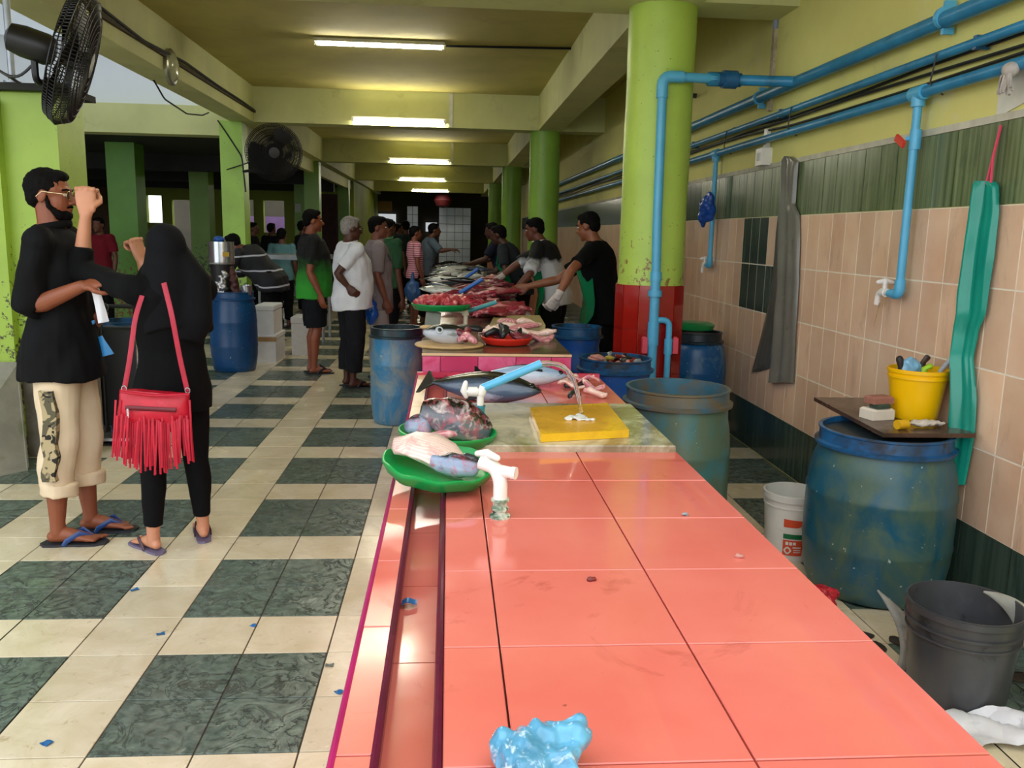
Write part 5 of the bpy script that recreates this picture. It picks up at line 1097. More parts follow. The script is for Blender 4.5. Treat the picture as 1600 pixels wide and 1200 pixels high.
    if gloves:
        for s_ in gloves:
            el, wr_ = q['el'+s_], q['wr'+s_]; C = MB(); hd = (hands or {}).get(s_, {}); fd = V(hd.get('d', wr_-el)).normalized(); pn = V(hd.get('n', (r if s_ == 'L' else -r)))
            hand(C, wr_+fd*.006, fd, pn, k*1.12, hd.get('curl', .28), hd.get('side', 1 if s_ == 'L' else -1), .3); C.tube([el.lerp(wr_, .82), wr_, wr_+fd*.03], [.036*k, .034*k, .036*k], 12)
            fuse('glove', C, max(.007, vox*.8), M('white_work_glove', '#c6bcb6', .9, .12, 40), root, 2, (.004, 40))
    root['_q'] = 1; del root['_q']
    return root, q, base, (r, f, hr, hf, hu, P, kk, k)

def cloth(name, c, r_=.85, var=.14, st=(), sc=7): return M(name, c, r_, var, sc, st, (160, .12), spec=.2)
blk = cloth('black_cloth', '#08090b', .85); jet = cloth('jet_black_cloth', '#060709', .9); navy = cloth('navy_jacket', '#10131f', .7)
rub = M('dark_rubber_sole', '#23252c', .6, .1, 20)
# --- man in black shirt, facing right
camo = NT('cream_trousers'); kz = camo; vec = kz.coord('Object'); o = kz.mix(kz.rng(kz.noise(vec, 5), .3, .7), hx('#dcc6a4'), hx('#ead6b6'))
kz.set(Base_Color=o, Roughness=.85); kz.bump(kz.noise(vec, 90, 3), .1, .003); camo = kz.m
cm2 = NT('camouflage_stripe'); kz = cm2; vec = kz.coord('Object'); f1 = kz.noise(vec, 14, 2, .6); f2 = kz.noise(kz.coord('Object', (1.7, 1.7, 2.2)), 13, 2, .6)
o = kz.mix(kz.rng(f1, .5, .52), hx('#b3a27c'), hx('#5d5844')); o = kz.mix(kz.rng(f2, .57, .59), o, hx('#26241e')); kz.set(Base_Color=o, Roughness=.9); cm2 = kz.m
m1 = G(112, 848); Y1 = m1.y+.02
bs_ = M('blue_flip_strap', '#1c3f7c', .35, .1, 12)
root, q, base, fr = person('man with glasses in black shirt and cream shorts, holding paper and a blue packet', (m1.x-.03, Y1+.10), 1.755, 84, '#8a4c30', shirt={'mat': cloth('black_spatter_shirt', '#07080b', .8, .15, [('#8a8a92', 60, .755, .78, .5)]), 'hem': .765, 'sleeve': 1.10, 'loose': .024, 'hemloose': .034, 'collar': blk, 'wr': .02, 'ws': 7},
    pants={'mat': camo, 'end': .74, 'loose': .018, 'wr': .011, 'ws': 7}, shoes={'sole': rub, 'strap': bs_}, vox=.0045, detail=1, head=(4, 4),
    J={'hea': (0, -.005, 1.583), 'anR': (.14, -.03, .08), 'anL': (-.03, .06, .08), 'knR': (.12, .0, .47), 'knL': (-.06, .05, .47)},
    JW={'elR': GY(46, 482, Y1-.08), 'wrR': GY(128, 447, Y1-.12), 'elL': GY(112, 470, Y1+.30), 'wrL': GY(160, 490, Y1+.17)},
    hands={'R': {'d': (.9, .1, .25), 'n': (0, .5, -.85), 'curl': .45}, 'L': {'d': (-.55, -.25, -.6), 'n': (-.6, .5, .5), 'curl': .75, 'thumb': .8}})
r_, f_, hr, hf, hu, P, kk, k_ = fr
# camouflage side stripe following the trouser leg
def along(t):
    pts = [q['hipR']+V((0, 0, .05)), q['hipR'], q['knR'], q['anR']]; u = t*3; i = min(2, int(u)); return pts[i].lerp(pts[i+1], u-i)
sd = V((0, -1, 0)); e_ = 20
stripe = []
for s_ in range(e_):
    t_ = s_/(e_-1); c_ = q['hipR'].lerp(q['knR'], t_*1.9) if t_ < .526 else q['knR'].lerp(q['anR'], (t_-.526)*1.05)
    rad_ = [.118, .118, .112, .105, .1, .095, .092, .09, .088, .088, .088, .086, .086, .085, .084, .083, .082, .082, .082, .08][s_]*1.06+.016
    if c_.z+.05 > q['pel'].z-.175: continue
    stripe.append([c_+V((-.03+.006*math.sin(s_), -rad_*.985, .05)), c_+V((.03+.006*math.sin(s_), -rad_*.985, .05))])
mb = MB(); vs = [v for pr in stripe for v in pr]; vs2 = [v+V((0, .045, 0)) for v in vs]; n_ = len(stripe)
mb.add(vs+vs2, [(2*i, 2*i+1, 2*i+3, 2*i+2) for i in range(n_-1)]+[(2*n_+2*i, 2*n_+2*i+2, 2*n_+2*i+3, 2*n_+2*i+1) for i in range(n_-1)]+[(2*i, 2*i+2, 2*n_+2*i+2, 2*n_+2*i) for i in range(n_-1)]+[(2*i+1, 2*n_+2*i+1, 2*n_+2*i+3, 2*i+3) for i in range(n_-1)])
mb.build('side_stripe', cm2, root, smooth=60)
C = MB()
for s_ in 'RL': C.tube([q['kn'+s_].lerp(q['an'+s_], .44), q['kn'+s_].lerp(q['an'+s_], .60)], [.086, .080], 18)
fuse('trouser_cuff', C, .008, camo, root, 2, (.007, 12))
# beard, moustache, glasses
bd = MB().ell(P(0, .05, -.085), (.047, .046, .036), Matrix((hr, hf, hu)).transposed(), 16, 10)
for s_ in (1, -1): bd.tube([P(.068*s_, .005, -.005), P(.063*s_, .018, -.05), P(.04*s_, .055, -.085)], [.009, .013, .02], 8, rnd=True)
bd.tube([P(-.026, .082, -.05), P(0, .094, -.044), P(.026, .082, -.05)], [.006, .007, .006], 8, rnd=True)
fuse('beard', bd, .005, hairb, root, 2, (.003, 90))
gm = M('gold_glasses_frame', '#c9b48a', .25, .05, metal=.8); g_ = MB()
for s_ in (1, -1):
    g_.tube([P(.034*s_+.024*math.cos(a), .092, .004+.019*math.sin(a)) for a in [2*PI*i/20 for i in range(21)]], .0018, 6, cap=False); g_.tube([P(.058*s_, .090, .008), P(.078*s_, .06, .01), P(.081*s_, -.005, .012), P(.080*s_, -.03, -.012)], .0022, 6)
g_.tube([P(-.010, .098, .008), P(0, .102, .011), P(.010, .098, .008)], .0018, 6); gl_ = g_.build('glasses', gm, root)
for s_ in (1, -1): MB().ell(P(.034*s_, .092, .004), (.022, .0012, .018), Matrix((hr, hf, hu)).transposed(), 14, 8).build('lens', M('clear_lens', '#ffffff', .02, 0, trans=1.0), gl_)
MB().tube([q['wrL']+V((.024*math.cos(a)*1.1, .02*math.sin(a), .026*math.sin(a)+.022)) for a in [2*PI*i/16 for i in range(17)]], .004, 6, cap=False).build('bracelet', M('dark_bracelet', '#4a4038', .4, .2), root)
# things in his hands
def sheet_between(name, label, cat, corners, mt, th=.003, wv=.006):
    c = [V(v) for v in corners]; b = c[0]
    o = MB().sheet(lambda u, v: (c[0].lerp(c[1], u)).lerp(c[3].lerp(c[2], u), v)-b+V((0, wv*math.sin(u*5+v*3), 0)), 8, 8, th).build(name, mt, None, loc=b); return tag(o, label, cat)
pap = M('white_paper', '#e2e4ea', .7, .03)
w_ = q['wrR']+base; sheet_between('paper', 'folded white paper hanging from the raised right hand of the man in black', 'paper', (w_+V((.035, .0, .0)), w_+V((.07, .0, .02)), w_+V((.09, .04, -.16)), w_+V((.045, .04, -.17))), pap)
w_ = q['wrL']+base; sheet_between('paper', 'white paper slip in the lower hand of the man in black', 'paper', (GY(103, 510, w_.y-.07), GY(128, 504, w_.y-.07), GY(131, 510, w_.y-.06), GY(106, 514, w_.y-.06)), pap)
bpk = M('blue_packet_film', '#3f9be0', .3, .1, 12)
a_ = GY(146, 522, w_.y-.03); sheet_between('packet', 'blue packet hanging from the lower hand of the man in black', 'packet', (GY(146, 530, w_.y-.05), GY(160, 524, w_.y-.05), GY(177, 553, w_.y-.05), GY(153, 559, w_.y-.05)), bpk, .008)
o = fuse('packet', MB().ell((0, 0, 0), (.02, .016, .022)).ell((.025, 0, .004), (.014, .012, .014)), .005, bpk, None, 1, (.006, 50)); o.location = GY(136, 505, w_.y-.075); tag(o, 'crumpled blue wrapper gripped in the hand of the man in black', 'wrapper')

# --- woman in black with headscarf, seen from behind
gA = G(240, 868); gB = G(318, 848); ctr = (gA+gB)/2; YW = ctr.y
fdir = -32; af = math.radians(fdir); fv = V((math.sin(af), math.cos(af), 0)); rv = V((math.cos(af), -math.sin(af), 0))
loc = lambda p: ((p-ctr).dot(rv), (p-ctr).dot(fv))
aA, aB = loc(gA), loc(gB); k_ = 1.50/1.7
root, q, base, fr = person('woman in black headscarf and leggings raising both fists, red bag at her back', (ctr.x, ctr.y+.03), 1.50, fdir, '#c98c6c', hair=None, shirt={'mat': jet, 'hem': .76, 'sleeve': 1.42, 'loose': .03, 'wr': .02, 'ws': 6},
    pants={'mat': M('black_leggings', '#06070a', .85, .1, 8, spec=.2), 'end': .93, 'loose': .004, 'wr': .004}, shoes={'sole': M('lilac_sandal', '#6e6684', .45, .1), 'strap': M('brown_strap', '#4a3440', .5, .1)}, vox=.0045, detail=0, head=(-8, 0), build=.95, sway=(0, 0),
    J={'anL': (aA[0]/k_, aA[1]/k_+.03, .08), 'anR': (aB[0]/k_, aB[1]/k_+.03, .08), 'knL': (aA[0]/k_*.85, .03, .46), 'knR': (aB[0]/k_*.8, .03, .46)},
    JW={'elL': GY(126, 424, YW+.12), 'wrL': GY(134, 335, YW+.10), 'elR': GY(238, 462, YW+.34), 'wrR': GY(221, 408, YW+.36)},
    hands={'L': {'d': (.03, .05, 1), 'n': (-.05, .97, -.05), 'hk': 1.3, 'curl': .93, 'thumb': .95, 'foot': (-.75, .66, 0), 'side': -1}, 'R': {'d': (-.25, .0, 1), 'n': (-.8, .4, 0), 'hk': 1.2, 'curl': .93, 'thumb': .95, 'foot': (-.35, .94, 0)}})
r_, f_, hr, hf, hu, P, kk, kp = fr
R3 = Matrix((hr, hf, hu)).transposed()
C = MB().ell(P(0, -.010, .022), (.09, .112, .105), R3, 20, 12).ell(P(0, .0, -.04), (.088, .10, .10), R3, 18, 10)
bk = lambda px_, py_, dy: GY(px_, py_, YW+dy)-base
C.tube([P(0, -.005, 0), P(0, -.01, -.10), bk(268, 470, .05), bk(280, 520, -.0)], [(.09, .10), (.11, .12), (.165, .135), (.15, .09)], 22, ref=hr)
C.tube([P(.03, -.02, -.03), bk(300, 440, .06), bk(296, 500, .02), bk(292, 535, -.01)], [(.08, .09), (.085, .10), (.09, .10), (.06, .05)], 16, ref=hr)
C.tube([P(0, .02, -.08), bk(240, 450, .16), bk(228, 480, .2)], [(.08, .08), (.10, .08), (.07, .05)], 16, ref=hr)
fuse('headscarf', C, .009, cloth('charcoal_headscarf', '#0c0d11', .9, .12), root, 5, (.014, 6.5, 2, (1, 1, .45)))
# red fringed bag
redl = M('red_leather', '#c4122e', .4, .1, 14, [('#e05068', 5, .56, .7, .6)], (60, .15)); redd = M('dark_red_fringe', '#c01030', .5, .12, 20)
yb_ = YW-.20; bl, br = GY(187, 608, yb_), GY(296, 615, yb_); bb_, bbr = GY(183, 668, yb_), GY(297, 672, yb_); B0 = (bl+br)/2
t = thing('handbag', 'red leather shoulder bag with long fringe on the woman in black', 'bag', V((B0.x, B0.y, bb_.z)))
o0 = t.location; mid = []
for s_ in range(9):
    v = s_/8; L_ = bl.lerp(bb_, v)-o0; R_ = br.lerp(bbr, v)-o0; th = .018+.028*math.sin(PI*min(1, v*.9+.08)); ring = []
    for j in range(28):
        a_ = 2*PI*j/28; u = .5+.5*math.cos(a_); ring.append(L_.lerp(R_, u)+V((0, -th*math.sin(a_)*(abs(math.sin(a_))**-.35 if abs(math.sin(a_)) > .02 else 1), .012*math.cos(2*a_)*(1 if v > .95 else 0))))
    mid.append(ring)
bo = MB().loft(mid).build('body', redl, t, smooth=60); wrinkle(bo.data, .006, 16, 3)
za = lambda px_, py_: GY(px_, py_, yb_-.05)-o0
MB().tube([za(196, 637), za(275, 641)], [(.010, .004), (.010, .004)], 8, ref=(0, 0, 1)).build('zip', M('dark_red_zip', '#6a0a1c', .4, .1), bo); MB().box(za(200, 640)+V((0, -.004, -.015)), (.008, .004, .04)).build('zip_pull', M('silver_metal', '#c8c8cc', .25, .05, metal=.9), bo, smooth=0)
MB().tube([za(188, 612), za(240, 618), za(296, 616)], .006, 6).build('top_edge', redd, bo)
random.seed(11); fr_ = MB()
for i in range(58):
    u = i/57; x_ = 181+u*116+random.uniform(-1.5, 1.5); y0_ = 650+random.uniform(-3, 10); y1_ = 706+24*math.sin(PI*u)+random.uniform(-8, 10)+6*u; dx = (u-.5)*10+random.uniform(-4, 4); dy_ = random.uniform(.02, .055)
    if i % 4 == 0: y0_ = 625 if (u < .08 or u > .92) else y0_
    p0, p1, p2 = GY(x_, y0_, yb_-dy_)-o0, GY(x_+dx*.4, (y0_+y1_)/2, yb_-dy_-.012)-o0, GY(x_+dx, y1_, yb_-dy_+.005)-o0
    fr_.tube([p0, p1, p2], [(.0045, .0018)]*3, 6, ref=(1, 0, 0))
fr_.build('fringe', redd, t)
st = M('crimson_strap', '#b01434', .45, .1, 20)
def strap(pts): 
    P_ = [V(p)-o0 for p in bend(pts, .05)]; return MB().tube(P_, [(.011, .0025)]*len(P_), 8, ref=(1, 0, 0)).build('strap', st, t)
strap([GY(194, 610, yb_), GY(203, 560, YW-.19), GY(211, 496, YW-.15), GY(222, 462, YW-.11)]); strap([GY(293, 612, yb_), GY(281, 560, YW-.20), GY(268, 490, YW-.20), GY(256, 442, YW-.155)])
for x_, y_ in ((194, 607), (293, 610)): MB().tube([GY(x_, y_, yb_-.004)-o0+V((.010*math.cos(a), 0, .012*math.sin(a))) for a in [2*PI*i/14 for i in range(15)]], .0025, 6, cap=False).build('ring', MATS['silver_metal'], t)

# ------------------------------------------------------------------ onlookers along the aisle
def grad_mat(name, top, bot, z0, z1):
    k = NT(name); g = k.coord('Object'); sep = k.n('ShaderNodeSeparateXYZ'); k.l(g, sep.inputs[0]); n_ = k.noise(g, 12, 4)
    z = k.math('ADD', sep.outputs[2], k.math('MULTIPLY', k.math('SUBTRACT', n_, .5), .18)); o = k.ramp(k.rng(z, z0, z1), [(0, hx(bot)), (1, hx(top))]); k.set(Base_Color=o, Roughness=.85); return k.m
def stripes_mat(name, a, b, sc):
    k = NT(name); g = k.coord('Object'); sep = k.n('ShaderNodeSeparateXYZ'); k.l(g, sep.inputs[0]); s_ = k.math('SINE', k.math('MULTIPLY', sep.outputs[2], sc)); o = k.mix(k.rng(s_, -.2, .2), hx(a), hx(b)); k.set(Base_Color=o, Roughness=.9); return k.m
def X_at(px_, Y_, py_=450): return GY(px_, py_, Y_).x
shx = {'sole': rub, 'strap': M('black_flip_strap', '#15161a', .5, .1)}
S3, S4, S5, S6 = '#8a4a30', '#4e2a1c', '#7a4530', '#5f3826'
# man in black and green tee
Y_ = G(500, 584).y+.05
person('man in black and green t-shirt and dark shorts, arm hanging', (X_at(489, Y_), Y_), 1.715, 72, S3, shirt={'mat': grad_mat('black_green_tee', '#08090b', '#2f9a2c', .92, 1.22), 'hem': .80, 'sleeve': .75, 'loose': .03, 'wr': .014}, pants={'mat': cloth('dark_shorts', '#14161c'), 'end': .47, 'loose': .03, 'flare': .015}, shoes=shx, vox=.008, detail=1, belly=.03, build=1.06, head=(0, 3),
       JW={'elR': GY(484, 425, Y_-.22), 'wrR': GY(500, 460, Y_-.22)}, hands={'R': {'d': (.25, 0, -1), 'n': (.4, .9, 0)}})
# white haired man in white polo, hand on hip
Y_ = G(553, 606).y+.06
root, q, base, fr = person('white haired man in white polo shirt with hand on hip', (X_at(548, Y_), Y_), 1.635, 62, S4, hair=hairg, shirt={'mat': cloth('white_polo', '#dfe2ea', .85, .05), 'hem': .80, 'sleeve': .72, 'loose': .03, 'collar': cloth('white_collar', '#e6e8ee', .85, .04), 'wr': .013}, pants={'mat': cloth('charcoal_trousers', '#191a1f'), 'end': .90, 'loose': .03, 'flare': .012}, shoes={'sole': rub, 'strap': MATS['black_flip_strap']}, vox=.008, detail=1, belly=.045, build=1.08, head=(0, 6),
       JW={'elR': GY(527, 428, Y_-.20), 'wrR': GY(543, 447, Y_-.18)}, hands={'R': {'d': (.6, -.3, -.5), 'n': (.1, .9, 0), 'curl': .45}})
P = fr[5]; g_ = MB()
for s_ in (1, -1): g_.tube([P(.034*s_+.024*math.cos(a), .092, .004+.018*math.sin(a)) for a in [2*PI*i/16 for i in range(17)]], .003, 5, cap=False); g_.tube([P(.058*s_, .09, .008), P(.08*s_, .05, .01), P(.081*s_, -.01, .01)], .003, 5)
g_.build('glasses', black, root)
# grey shirt man
Y_ = G(585, 600).y+.35
root, q, base, fr = person('man in mauve grey shirt with sunglasses hooked on his chest', (X_at(590, Y_), Y_), 1.655, 78, S5, shirt={'mat': cloth('mauve_grey_shirt', '#8d8286', .9, .07), 'hem': .74, 'sleeve': .9, 'loose': .03, 'collar': cloth('mauve_collar', '#968b8e', .9, .06), 'wr': .014}, pants={'mat': cloth('light_grey_trousers', '#9c9694', .9, .06), 'end': .93, 'loose': .025}, shoes=shx, vox=.009, detail=1, head=(12, 2), build=1.0)
c_ = q['che']+V((.12, -.10, .05)); MB().tube([c_+V((-.03, 0, .03)), c_, c_+V((.025, 0, -.06))], .009, 7).build('sunglasses', black, root)
p = GY(580, 487, Y_-.25); o = fuse('plastic_bag', MB().ell((0, 0, 0), (.07, .05, .13)).tube([(0, 0, .08), (0, 0, .2)], [.04, .012], 10), .012, M('bright_blue_bag', '#1c62c8', .25, .15, 14), None, 2, (.02, 14)); o.location = p; tag(o, 'bright blue plastic bag carried between the white polo man and grey shirt man', 'bag')
# green shirt man further on
Y_ = 11.2
root, q, base, fr = person('man in dark green shirt standing behind the grey shirt man', (X_at(606, Y_, 500), Y_), 1.67, 40, S6, shirt={'mat': cloth('dark_green_shirt', '#2c5238', .9, .1), 'hem': .80, 'sleeve': .8, 'loose': .03, 'collar': cloth('green_collar', '#5a9a6c', .9, .05), 'wr': .014}, pants={'mat': cloth('black_trousers', '#0c0d10'), 'end': .95, 'loose': .02}, shoes=shx, vox=.011,
       JW={'elR': GY(622, 430, Y_-.15), 'wrR': GY(629, 468, Y_-.15)}, hands={'R': {'d': (.1, 0, -1), 'n': (-.5, .8, 0)}})
Y_ = 13.6
person('person in pink striped t-shirt near the fish heaps', (X_at(648, Y_), Y_), 1.60, 70, S5, shirt={'mat': stripes_mat('pink_striped_tee', '#a04a62', '#d8a8b4', 190), 'hem': .84, 'sleeve': .7, 'loose': .02}, pants={'mat': cloth('black_trousers', '#0c0d10'), 'end': .6, 'loose': .02}, shoes=shx, vox=.012)
Y_ = 14.0
person('person in grey blue shirt leaning towards the far fish heaps', (X_at(662, Y_), Y_+.15), 1.68, 80, S6, shirt={'mat': cloth('grey_blue_shirt', '#5d6c78', .9, .08), 'hem': .82, 'sleeve': 1.0, 'loose': .035}, pants={'mat': cloth('black_trousers', '#0c0d10'), 'end': .95, 'loose': .02}, shoes=shx, vox=.012, lean=14, JW={'elR': GY(688, 392, Y_-.1), 'wrR': GY(704, 390, Y_-.1)}, hands={'R': {'d': (1, 0, 0), 'n': (0, .3, -1)}})
for (px_, Y_, hh, fc, sc_, lab) in ((612, 15.5, 1.70, 20, '#1c2a26', 'dark clothed person far behind the green shirt man'), (634, 16.5, 1.72, -20, '#26332e', 'dark olive clothed person behind the pink striped person'), (621, 18.0, 1.68, 60, '#3a3634', 'brown clothed person deepest in the aisle')):
    person(lab, (X_at(px_, Y_, 400), Y_), hh, fc, S6, shirt={'mat': cloth('dim_shirt_%d' % px_, sc_), 'hem': .82, 'sleeve': .8, 'loose': .03}, pants={'mat': cloth('black_trousers', '#0c0d10'), 'end': .95, 'loose': .02}, shoes=shx, vox=.014)
p = GY(645, 455, 13.3); o = fuse('plastic_bag', MB().ell((0, 0, 0), (.13, .08, .17)).tube([(0, 0, .1), (0, 0, .3)], [.05, .015], 10), .016, M('dull_blue_bag', '#2a5a94', .3, .2, 12), None, 2, (.02, 10)); o.location = p; tag(o, 'dull blue shopping bag hanging beside the pink striped person', 'bag')

# ------------------------------------------------------------------ workers behind the counter
apm = M('green_vinyl_apron', '#0a7a4c', .18, .1, 4, [('#065034', 3, .58, .72, .5)])
def apron(root, q, base, fr, z0, z1, w0, w1):
    r_, f_, hr, hf, hu, P, kk, k = fr; cx = (q['shR']-q['shL']).normalized(); up_ = (q['sho']-q['pel']).normalized(); fw_ = up_.cross(cx)
    if fw_.dot(f_) < 0: fw_ = -fw_
    def fn(u, v):
        c = q['pel'].lerp(q['che'], 1-v*1.0/.5) if v < .5 else V((q['pel'].x, q['pel'].y, q['pel'].z-(v-.5)*2*.5)); w = w0+(w1-w0)*min(1, v*1.8); a_ = (u-.5)*2
        return c+cx*a_*w+fw_*(.19+.02*math.sin(u*9+v*3)-.17*a_*a_*(1 if v < .6 else .7)+.10*max(0, v-.4))+V((0, 0, 0))
    MB().sheet(fn, 20, 14, .006).build('apron', apm, root)
    MB().tube([q['nek']+cx*s_*.07-up_*.0+fw_*.05 for s_ in (-1, 1)]+[], .006, 6).tube([q['che']+fw_*.15-cx*.12, q['sho']+fw_*.09-cx*.08, q['nek']-fw_*.07, q['sho']+fw_*.09+cx*.08, q['che']+fw_*.15+cx*.12], .007, 6).build('neck_strap', apm, root)
Y_ = 7.05
hp = c2p(868, 476); hp2 = V((.50, 7.35, Z2+.12))
root, q, base, fr = person('worker in black shirt and green apron reaching over the counter, nearest worker', (X_at(946, Y_), Y_), 1.72, -72, '#8a5236', shirt={'mat': jet, 'hem': .78, 'sleeve': .72, 'loose': .03, 'wr': .016}, pants={'mat': cloth('black_trousers', '#0c0d10'), 'end': .95, 'loose': .03}, shoes=shx, vox=.009, lean=13, detail=1, build=1.08, head=(15, 16), gloves='L',
    JW={'elL': GY(893, 422, Y_-.38), 'wrL': GY(872, 462, Y_-.45), 'elR': V((.95, Y_+.32, 1.12)), 'wrR': V((.70, Y_+.34, 1.06))}, hands={'L': {'d': (-.5, .1, -.75), 'n': (-.3, .9, 0), 'curl': .5}})
apron(root, q, base, fr, 0, 0, .17, .27)
Y_ = 8.7
root, q, base, fr = person('worker in black and white shirt with green apron, second from the camera', (X_at(868, Y_), Y_), 1.72, -68, '#6f3e2a', shirt={'mat': grad_mat('black_white_polo', '#0b0c0e', '#d8dade', 1.20, 1.28), 'hem': .80, 'sleeve': .95, 'loose': .035, 'collar': cloth('white_collar', '#e6e8ee'), 'wr': .014}, pants={'mat': cloth('black_trousers', '#0c0d10'), 'end': .95, 'loose': .03}, shoes=shx, vox=.010, lean=20, detail=1, head=(-10, 14), gloves='LR', build=1.05,
    JW={'elL': GY(828, 428, Y_-.35), 'wrL': GY(803, 456, Y_-.35), 'elR': V((.72, Y_+.25, 1.2)), 'wrR': V((.55, Y_+.25, 1.06))}, hands={'L': {'d': (-.8, .1, -.5), 'n': (-.3, .2, -.9)}})
apron(root, q, base, fr, 0, 0, .17, .27)
Y_ = 10.3
root, q, base, fr = person('worker in slate grey t-shirt and green apron bending over the fish, third from the camera', (X_at(814, Y_), Y_), 1.68, -70, '#4c2b1e', shirt={'mat': cloth('slate_grey_tee', '#2a3036', .9, .1), 'hem': .80, 'sleeve': .75, 'loose': .03}, pants={'mat': cloth('black_trousers', '#0c0d10'), 'end': .95, 'loose': .03}, shoes=shx, vox=.011, lean=26, head=(0, 14), gloves='LR',
    JW={'elL': GY(790, 425, Y_-.3), 'wrL': GY(766, 440, Y_-.35), 'elR': GY(775, 425, Y_+.2), 'wrR': GY(752, 428, Y_+.2)}, hands={'L': {'d': (-.9, 0, -.3), 'n': (0, 0, -1)}, 'R': {'d': (-.9, 0, -.3), 'n': (0, 0, -1)}})
apron(root, q, base, fr, 0, 0, .17, .27)
Y_ = 12.2
person('worker in dark blue shirt half hidden behind the grey shirted worker', (X_at(790, Y_), Y_), 1.70, -75, '#4c2b1e', shirt={'mat': cloth('dim_navy_shirt', '#1c2234'), 'hem': .8, 'sleeve': .8, 'loose': .03}, pants={'mat': cloth('black_trousers', '#0c0d10'), 'end': .95, 'loose': .03}, shoes=shx, vox=.013, lean=18, head=(0, 12),
    J={'elR': (.25, .25, 1.15), 'wrR': (.22, .48, 1.08), 'elL': (-.25, .25, 1.15), 'wrL': (-.2, .48, 1.08)})

# ------------------------------------------------------------------ left background
silv = M('aluminium', '#c8ccd2', .22, .06, 20, metal=.85)
Yd = 9.24; zt = .845
pc = GY(346, 395, Yd+.0)
t = thing('silver_pot', 'dented silver aluminium pot on top of the dark blue drum', 'pot', V((-2.36, Yd+.05, zt+.30)))
p0 = GY(327, 412, Yd); p1 = GY(365, 378, Yd); hh = p1.z-p0.z; rr = (p1.x-p0.x)/2; t.location = V(((p0.x+p1.x)/2, Yd, p0.z))
MB().lathe([(rr*.97, 0), (rr, .01)]+[(rr*(1+.006*(q_ % 2)), hh*q_/10) for q_ in range(1, 10)]+[(rr, hh), (rr-.006, hh), (rr-.012, .02), (.01, .02)], 32).build('body', silv, t); MB().box((rr*.55, -rr*.84, hh*.45), (rr*.5, .01, hh*.2), Matrix.Rotation(.55, 3, 'Z')).build('tape', M('yellow_tape', '#c8a03a', .5, .1), t, smooth=0)
MB().ell((-.02, -.0, hh+.02), (.06, .05, .04)).build('lid_knob', M('blue_knob', '#1a56b0', .4, .1), t)
foil = M('crumpled_foil', '#c8c8cc', .2, .2, 40, [('#5a5a60', 30, .56, .64, .8)], (70, .8), metal=.8)
mb = MB().ell((0, 0, .06), (.07, .06, .11)).ell((.02, 0, .19), (.05, .05, .08)); o = fuse('foil_bundle', mb, .012, foil, None, 1, (.025, 22)); o.location = (-2.38, Yd-.07, zt-.02); tag(o, 'crumpled silver foil bundle at the left rim of the dark blue drum', 'foil')
mb = MB().tube([(0, 0, -.05), (-.02, 0, .12), (-.05, 0, .24)], [.05, .045, .03], 10, rnd=True); o = fuse('meat_joint', mb, .012, M('dry_brown_meat', '#4a201c', .5, .2, 20), None, 1, (.015, 20)); o.location = (-2.24, Yd-.04, zt+.0); tag(o, 'dark brown dried meat piece standing in the dark blue drum', 'fish meat')
tag(MB().lathe([(.05, 0), (.06, .1), (.056, .1), (.046, .006), (.01, .006)], 20).build('metal_cup', silv, loc=(-2.13, Yd-.06, zt-.03)), 'metal cup at the right rim of the dark blue drum', 'cup')
tag(MB().lathe([(.10, 0), (.12, p0.z-zt+.0)], 20).build('stand', black, loc=(t.location.x, Yd, zt-.0)), 'dark stand lifting the silver pot above the drum', 'stand')
# foam boxes
fo = M('white_foam', '#e2e4e8', .8, .04, 12); tape = M('brown_tape', '#a8855a', .4, .1)
def foam(label, x0, x1, y, d, z0, z1, tp=True):
    t = thing('foam_box', label, 'box', ((x0+x1)/2, y+d/2, z0), 0, 'white foam boxes'); w = x1-x0; h = z1-z0
    MB().bevbox((0, 0, h*.42), (w, d, h*.84), .01).build('box', fo, t, smooth=0); MB().bevbox((0, 0, h*.92), (w+.012, d+.012, h*.16), .01).build('lid', fo, t, smooth=0)
    if tp: MB().box((0, -d/2-.008, h*.84), (w+.018, .004, .05)).build('tape', tape, t, smooth=0)
b0 = G(398, 567); b1 = G(432, 567); yq = b0.y; zz = GY(420, 523, yq).z; z2 = GY(420, 478, yq).z
foam('lower white foam box with brown tape beside the dark blue drum', b0.x, b1.x, yq, .55, 0, zz); foam('upper white foam box stacked beside the dark blue drum', b0.x+.01, b1.x-.02, yq+.02, .5, zz+.002, z2, False)
foam('white foam box behind the taped pair', b1.x+.06, b1.x+.30, yq+.65, .4, 0, GY(440, 495, yq+.65).z, False)
# table with steel top
q0 = GY(414, 398, 11.6); q1 = GY(466, 400, 11.6); t = thing('work_table', 'pale steel topped table beyond the foam boxes', 'table', ((q0.x+q1.x)/2+.1, 12.0, 0)); w = q1.x-q0.x+.5; zt_ = q0.z
MB().box((0, 0, zt_-.03), (w, .8, .06)).build('top', M('steel_top', '#aab2b8', .3, .1, 8, metal=.5), t, smooth=0)
for sx_ in (-1, 1):
    for sy_ in (-1, 1): MB().tube([(sx_*(w/2-.05), sy_*.33, 0), (sx_*(w/2-.05), sy_*.33, zt_-.06)], .02, 8).build('leg', MATS['steel_top'], t)
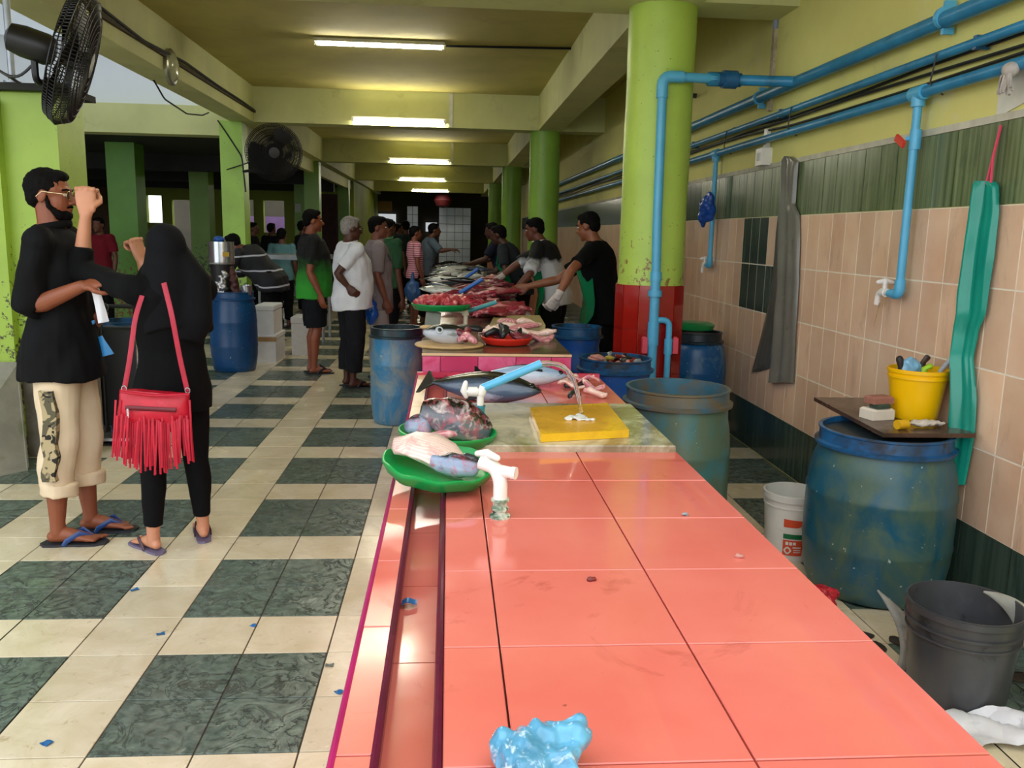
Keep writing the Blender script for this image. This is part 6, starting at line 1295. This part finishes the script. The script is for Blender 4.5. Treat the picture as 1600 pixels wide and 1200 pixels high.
# people on the left
Y_ = 9.9; strp = NT('navy_white_jacket'); kz = strp; g = kz.coord('Object'); w_ = kz.n('ShaderNodeTexWave'); w_.wave_type = 'RINGS'; w_.inputs['Scale'].default_value = 1.7; w_.inputs['Distortion'].default_value = 1.5; kz.l(g, w_.inputs['Vector']); kz.set(Base_Color=kz.mix(kz.rng(w_.outputs['Fac'], .965, .985), hx('#0c0f18'), hx('#b8bcc8')), Roughness=.75)
person('crouching person in navy jacket with white stripes bending over the foam boxes', (X_at(405, Y_, 470), Y_+.75), 1.66, -80, '#6a3c2a', shirt={'mat': strp.m, 'hem': .78, 'sleeve': 1.7, 'loose': .05, 'wr': .03, 'ws': 5}, pants={'mat': jet, 'end': .95, 'loose': .03}, shoes=shx, vox=.012, lean=48, head=(0, 20), build=1.15,
       J={'elR': (.25, .45, 1.0), 'wrR': (.2, .62, .95), 'elL': (-.25, .5, 1.0), 'wrL': (-.2, .66, .95)})
Y_ = 13.4
person('person in pale teal shirt seen from behind at the steel table', (X_at(441, Y_, 400), Y_), 1.52, 5, S6, shirt={'mat': cloth('pale_teal_shirt', '#5f8a92', .9, .06), 'hem': .82, 'sleeve': .8, 'loose': .03}, pants={'mat': jet, 'end': .95, 'loose': .02}, shoes=shx, vox=.013)
for (px_, Y_, hh, fc, sc_, lab) in ((425, 17, 1.62, 30, '#14161c', 'dark silhouetted person before the bright purple opening'), (396, 16, 1.62, 90, '#101216', 'dark silhouetted person behind the light green column'), (474, 15, 1.66, 60, '#121418', 'dark person just behind the man in black and green')):
    person(lab, (X_at(px_, Y_, 400), Y_), hh, fc, S6, shirt={'mat': cloth('dim_dark_shirt_%d' % px_, sc_), 'hem': .8, 'sleeve': .8, 'loose': .03}, pants={'mat': jet, 'end': .95, 'loose': .02}, shoes=shx, vox=.014)
Y_ = 12.9
person('person in maroon shirt in the side hall behind the man in black', (X_at(157, Y_, 400), Y_), 1.62, 190, S6, shirt={'mat': cloth('maroon_shirt', '#6a1420', .9, .1), 'hem': .8, 'sleeve': .7, 'loose': .03}, pants={'mat': jet, 'end': .95, 'loose': .02}, shoes=shx, vox=.012)
# trolley handle behind the man
p = G(160, 690); t = thing('hand_trolley', 'black hand trolley with thin steel handle behind the man in black', 'trolley', (-2.30, 6.08, 0))
for x_ in (-.12, .12): MB().tube([(x_, 0, .06), (x_, .02, .95)], .012, 8).build('upright', silv if x_ > 0 else black, t); MB().lathe([(.05, -.012), (.055, 0), (.05, .012)], 16).xf(Matrix.Translation((x_, 0, .055)) @ Matrix.Rotation(PI/2, 4, 'Y')).build('wheel', black, t)
MB().box((0, -.1, .05), (.3, .22, .02)).build('foot_plate', silv, t, smooth=0); MB().bevbox((-.02, .08, .45), (.28, .12, .7), .02).build('load_board', black, t, smooth=0); MB().tube([(-.12, .02, .95), (.12, .02, .95)], .014, 8).build('handle', black, t)
# purple wall beyond the opening
p0 = GY(405, 338, 28); p1 = GY(450, 338, 28)
o = MB().bb((p0.x-.6, 28, 0), (p1.x+.6, 28.1, p0.z)).build('wall_outside', M('purple_paint', '#7c5a9c', .7, .1, 2, coord='pos'), smooth=0); struct(o); tag(o, 'purple wall outside the bright opening')
